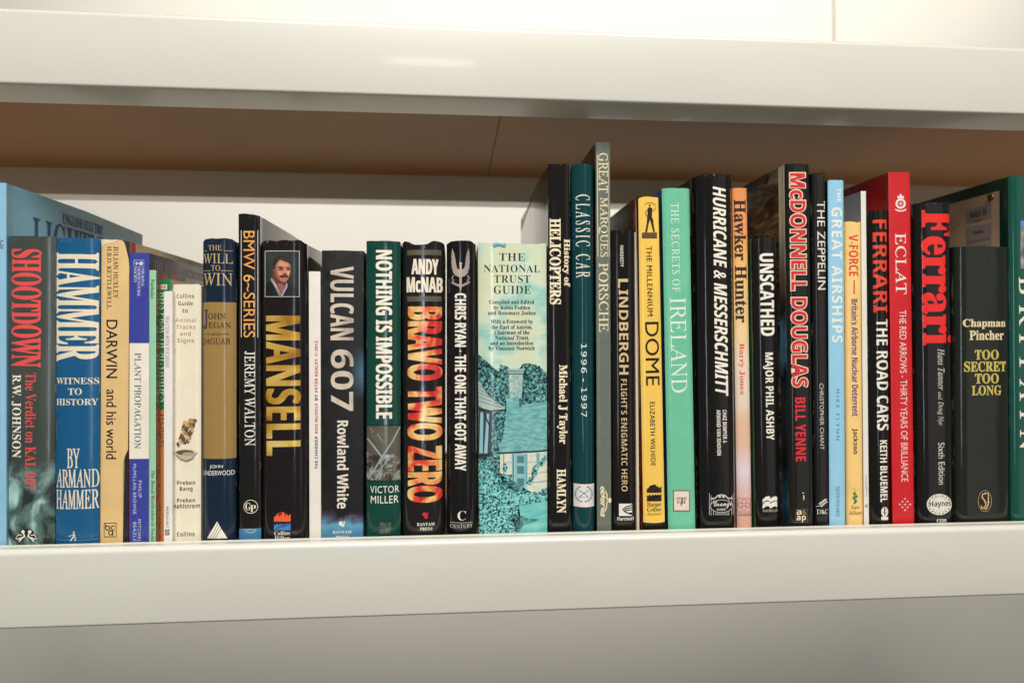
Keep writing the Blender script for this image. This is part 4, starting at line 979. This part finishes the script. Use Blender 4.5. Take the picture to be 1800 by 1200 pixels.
# 33 amber
b = Book('amber yellow book with red then purple lettering', (1487.5, 1518, 1485, 1512.5), 391, Y=.0025, mat=J((246, 204, 128), rough=.2, wear=.5), depth=.17, bulge=.0022, p=4, amp=.0009, head=[(-1, .0006), (.2, .0003), (.5, -.0010), (.75, .0005), (1, 0)])
b.text('V-FORCE', (1492, 1508.5, 412.5, 485), (224, 72, 60), 'NB', name='title_lettering'); b.art('title_dash', [(rc(1500.2, 1502.6, 492.5, 517), (200, 84, 70))])
b.text("Britain's Airborne Nuclear Deterrent", (1497, 1508.5, 525.5, 731), (96, 78, 118), 'NB', name='subtitle_lettering'); b.text('Jackson', (1497.5, 1508.5, 752.5, 797), (40, 30, 30), 'NB', name='author_lettering')
LG = (64, 140, 74)
b.art('publisher_emblem', [(stroke([(1498, 859.5), (1503, 858.6), (1505, 860)], .6), (150, 130, 70)), (merge(ell(1502, 867, 3, 2.4, 8), ell(1505, 872, 2.8, 3, 8), ell(1500.6, 875, 2.8, 2.6, 8), ell(1504, 880, 3, 3.2, 8), ell(1502, 884, 2, 1.6, 8)), LG), (stroke([(1503, 862), (1501, 870), (1504, 878), (1502, 884)], 1), (36, 84, 46))])
b.text('Ian', (1496.5, 1510, 887.5, 894), (118, 116, 70), 'SB', 'H', 'publisher_lettering', off=-.006); b.text('Allan', (1491.5, 1514, 897, 904), (118, 116, 70), 'SB', 'H', 'publisher_lettering', off=-.006)
# 34 white booklet
b = Book('slim white brochure with a tiny round badge, beside the amber book', (1518.6, 1527.5, 1513, 1522), 336, Y=.002, mat=J((232, 226, 214), rough=.35, wear=.05), left=jacket('silver_cover', (150, 144, 146), rough=.2, wear=0), depth=.21, kind='soft', amp=.0001)
b.text('The new BMW M3', (1521.4, 1524.2, 834.5, 872), (90, 86, 84), 'ui', name='title_lettering'); b.art('round_badge', [(ell(1523, 888.6, 2.6, 3, 14), (44, 48, 56)), (ell(1523, 888.6, 1.7, 2, 12), (196, 208, 216))])
# 35 black, red+white
b = Book('black book with red letters above smaller white capitals', (1528.5, 1566, 1524.5, 1560.5), 371, Y=.0025, mat=J((28, 27, 25), rough=.12, wear=.6), depth=.17, bulge=.006, p=2.4, amp=.0008)
b.text('FERRARI', (1535.5, 1559, 386, 549), (228, 70, 46), 'NB', name='title_lettering', off=.006); b.text('THE ROAD CARS', (1541, 1561, 561, 756), (238, 232, 216), 'NB', name='title_lettering'); b.text('KEITH BLUEMEL', (1547, 1559.6, 773.5, 882), (238, 232, 216), 'NB', name='author_lettering')
b.art('publisher_emblem', [(ell(1555, 899, 6, 8.6, 16), WQ), (stroke([(1555, 892), (1555, 905)], 2.2), (36, 32, 30)), (stroke([(1551, 899), (1559, 901)], .7), (36, 32, 30)), (rc(1549, 1561, 907.5, 913), WQ)])
# 36 red
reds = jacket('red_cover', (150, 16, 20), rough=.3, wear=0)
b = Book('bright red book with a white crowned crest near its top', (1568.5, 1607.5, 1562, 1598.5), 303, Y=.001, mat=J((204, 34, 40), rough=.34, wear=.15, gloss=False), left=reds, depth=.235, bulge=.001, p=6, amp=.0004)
RW = (238, 226, 216)
b.text('ECLAT', (1574, 1593, 410, 517), RW, 'SR', name='title_lettering', off=.004); b.text('THE RED ARROWS - THIRTY YEARS OF BRILLIANCE', (1582.5, 1594.5, 545.5, 846), (236, 214, 206), 'ui', name='subtitle_lettering')
b.art('crowned_crest', [(ring(1583, 358, 9, 9, 3.4), RW), (ell(1583, 358, 3.6, 3.6, 12), (226, 190, 180)), (ring(1583, 358, 3, 3, .7), (190, 40, 44)), ([(1577.6, 349), (1577, 344), (1579.6, 345.6), (1582, 341.6), (1583, 340), (1584, 341.6), (1586.6, 345.6), (1589.2, 344), (1588.6, 349)], RW), (stroke([(1573.4, 368), (1578, 370.4), (1583, 371), (1588, 370.4), (1592.6, 368)], 2.2), RW)])
cl = []
for k, (i, j) in enumerate([(0, -1), (-.5, -.5), (.5, -.5), (-1, 0), (0, 0), (1, 0), (-.5, .5), (.5, .5), (0, 1)]):
    x, y = 1590.6 + i * 9, 885.6 + j * 10
    cl += [[(x, y - 2.8), (x + .8, y + 2), (x - .8, y + 2)], [(x - 2.8, y + .6), (x, y - .6), (x + 2.8, y + .6), (x, y + 1)]]
b.art('jet_cluster', [(merge(*cl), RW)])
# 37 Haynes
b = Book('thick black book with huge red slab letters and a round white badge', (1610.5, 1673.5, 1601.5, 1670.5), 358, Y=.0025, mat=J((30, 28, 27), rough=.12, wear=.7), depth=.2, bulge=.007, p=4.5, amp=.0010)
b.text('Ferrari', (1620, 1673, 369, 606), (232, 44, 40), 'SB', name='title_lettering', off=.018, fat=3)
b.text('Hans Tanner', (1648.5, 1660, 612.5, 685), (206, 200, 188), 'SI', name='author_lettering', off=.004); b.text('and', (1649, 1656.5, 688.5, 702), (206, 200, 188), 'SI', name='author_lettering'); b.text('Doug Nye', (1647, 1658.5, 705.5, 747), (206, 200, 188), 'SI', name='author_lettering', off=.004)
b.text('Sixth Edition', (1649.5, 1660.5, 777.5, 851), (220, 214, 200), 'ui', name='edition_lettering', off=.004)
lv = [ell(1651 + 19 * math.cos(math.radians(a)), 886 + 16 * math.sin(math.radians(a)), 1.3, 1.3, 6) for a in range(-70, 260, 20)]
b.art('publisher_badge', [(ell(1651, 886, 22, 18.6, 30), (220, 216, 200)), (merge(*lv), (70, 68, 62)), (ell(1651, 886, 16, 13.4, 24), (228, 224, 208)), (stroke([(1641, 876), (1650, 871), (1661, 876), (1661, 899), (1650, 896), (1641, 899), (1641, 876)], .6), (80, 78, 72)), (rc(1632.5, 1671, 879.5, 892), (228, 224, 208))])
b.text('Haynes', (1633.5, 1671, 879.5, 892.5), (32, 30, 28), 'NB', 'H', 'publisher_lettering'); b.text('F350', (1646.5, 1663, 911.5, 917.5), WQ, 'NB', 'H', 'catalogue_lettering')
# 38 dark olive
b = Book('broad dark olive book with condensed cream and gold words', (1677.5, 1774.5, 1674.5, 1772.5), 434, Y=.003, mat=J((40, 46, 36), rough=.15, wear=.5), depth=.165, bulge=.006, p=6, amp=.0007)
for s, r, c in (('Chapman', (1692.5, 1767.5, 560.5, 578), (228, 210, 164)), ('Pincher', (1704, 1764, 580.5, 597.5), (228, 210, 164)), ('TOO', (1713.5, 1755.5, 614.5, 632), (202, 184, 92)), ('SECRET', (1694.5, 1768, 635, 653), (202, 184, 92)), ('TOO', (1713.5, 1755.5, 656, 674), (202, 184, 92)), ('LONG', (1708, 1760, 677, 694.5), (202, 184, 92))):
    b.text(s, r, c, 'SB', 'H', 'author_lettering' if s[1] > 'a' else 'title_lettering', off=.014)
GO = (190, 158, 112)
b.art('publisher_monogram', [(ell(1731, 880, 12, 19), GO), (ell(1731, 880, 11.2, 18.2), (38, 30, 24)), (stroke([(1733, 867), (1727, 868), (1726, 873), (1731, 880), (1733, 887), (1729, 893), (1724, 892), (1726, 888)], 2), (222, 190, 140)), (stroke([(1731, 866), (1737, 866), (1737, 885), (1734, 893), (1731, 895)], 1.8), (222, 190, 140)), (stroke([(1733, 882), (1740, 882)], .8), (222, 190, 140))])
# 39 green end
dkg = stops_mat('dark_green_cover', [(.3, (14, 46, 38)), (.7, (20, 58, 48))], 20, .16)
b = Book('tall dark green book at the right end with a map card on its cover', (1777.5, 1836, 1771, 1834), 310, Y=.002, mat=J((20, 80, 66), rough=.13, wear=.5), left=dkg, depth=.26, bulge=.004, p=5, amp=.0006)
b.text('BRITAIN', (1791.5, 1818, 486, 790), (236, 228, 206), 'SR', name='title_lettering', sp=1.6, off=.006)
b.art('cover_photograph', [(rc(1794, 1836, 388, 472), stops_mat('rock_photo', [(.35, (84, 90, 92)), (.5, (130, 134, 132)), (.65, (170, 170, 164))], 130, .2)), ([(1794, 388), (1836, 388), (1836, 398), (1806, 404), (1798, 396), (1794, 402)], (84, 142, 200))])
ya, za = b.side(1757, 335, False); yb_, zb_ = b.side(1652, 372, False)
b.sidequad('map_card', [(ya, .12), (yb_, .12), (yb_, za), (ya, za)], (168, 146, 120), False, .0004)
def sp_(x, y): return b.side(x, y, False)
y1_, z1_ = sp_(1743, 358); y2_, z2_ = sp_(1698, 375); z3_ = sp_(1743, 384)[1]
b.sidequad('card_panel', [(y1_, z3_), (y2_, z3_), (y2_, z1_), (y1_, z1_)], (130, 118, 118), False, .0006)
b.sidetext('WALK 15', y1_ + .006, y2_ - .006, z1_ - .0095, z1_ - .0035, (34, 32, 32), 'NB', False, 'card_lettering', .0008)
b.sidetext('SOMERSET', y1_ + .012, y2_ - .012, z1_ - .0145, z1_ - .0118, (60, 58, 58), 'ui', False, 'card_lettering', .0008)
z4_ = sp_(1743, 391)[1]
b.sidequad('card_panel', [(y1_, .125), (y2_, .125), (y2_, z4_), (y1_, z4_)], (130, 118, 118), False, .0006)
b.sidetext('Information', y1_ + .010, y2_ - .010, z4_ - .008, z4_ - .0045, (44, 42, 42), 'NB', False, 'card_lettering', .0008)
for k, s in enumerate(('The map is about four miles', 'long', 'or six miles', 'by road to start')):
    q = abs(y2_ - y1_) * (.06 + .14 * (k % 3))
    b.sidetext(s, y1_ + q, y2_ - q, z4_ - .0165 - k * .0062, z4_ - .0135 - k * .0062, (60, 58, 58), 'ui', False, 'card_lettering', .0008)
bm = bmesh.new(); bmesh.ops.create_uvsphere(bm, u_segments=20, v_segments=12, radius=.0042)
yr, zr = sp_(1741, 348)
for v in bm.verts: v.co = Vector((-b.w / 2 - .0004 + v.co.x * .45, yr + v.co.y, zr + v.co.z)); 
me = frombm(bm, 'stud')
for p in me.polygons: p.use_smooth = True
obj('stud', me, b.root, [foil((130, 84, 60), .2)])
for k, (yy, zz) in enumerate(((.13, .03), (.15, .018), (.12, .012))):
    pass
mp = [(1652, 392), (1660, 398), (1668, 388), (1664, 410), (1676, 402), (1684, 414), (1690, 406)]
for a, c_ in (([(1655, 395), (1664, 404), (1672, 392), (1680, 385)], (140, 110, 90)), ([(1660, 420), (1668, 408), (1680, 400), (1688, 392)], (120, 96, 84)), ([(1668, 430), (1676, 418), (1688, 424)], (180, 160, 70))):
    P_ = [sp_(*q) for q in a]; V_, F_ = stroke(P_, .0009)
    me = bpy.data.meshes.new('map_line'); me.from_pydata([(-b.w / 2 - .0007, y, z) for y, z in V_], [], F_); obj('map_line', me, b.root, [ink(c_)])

if 'o' in _txt: bpy.data.objects.remove(_txt['o'])
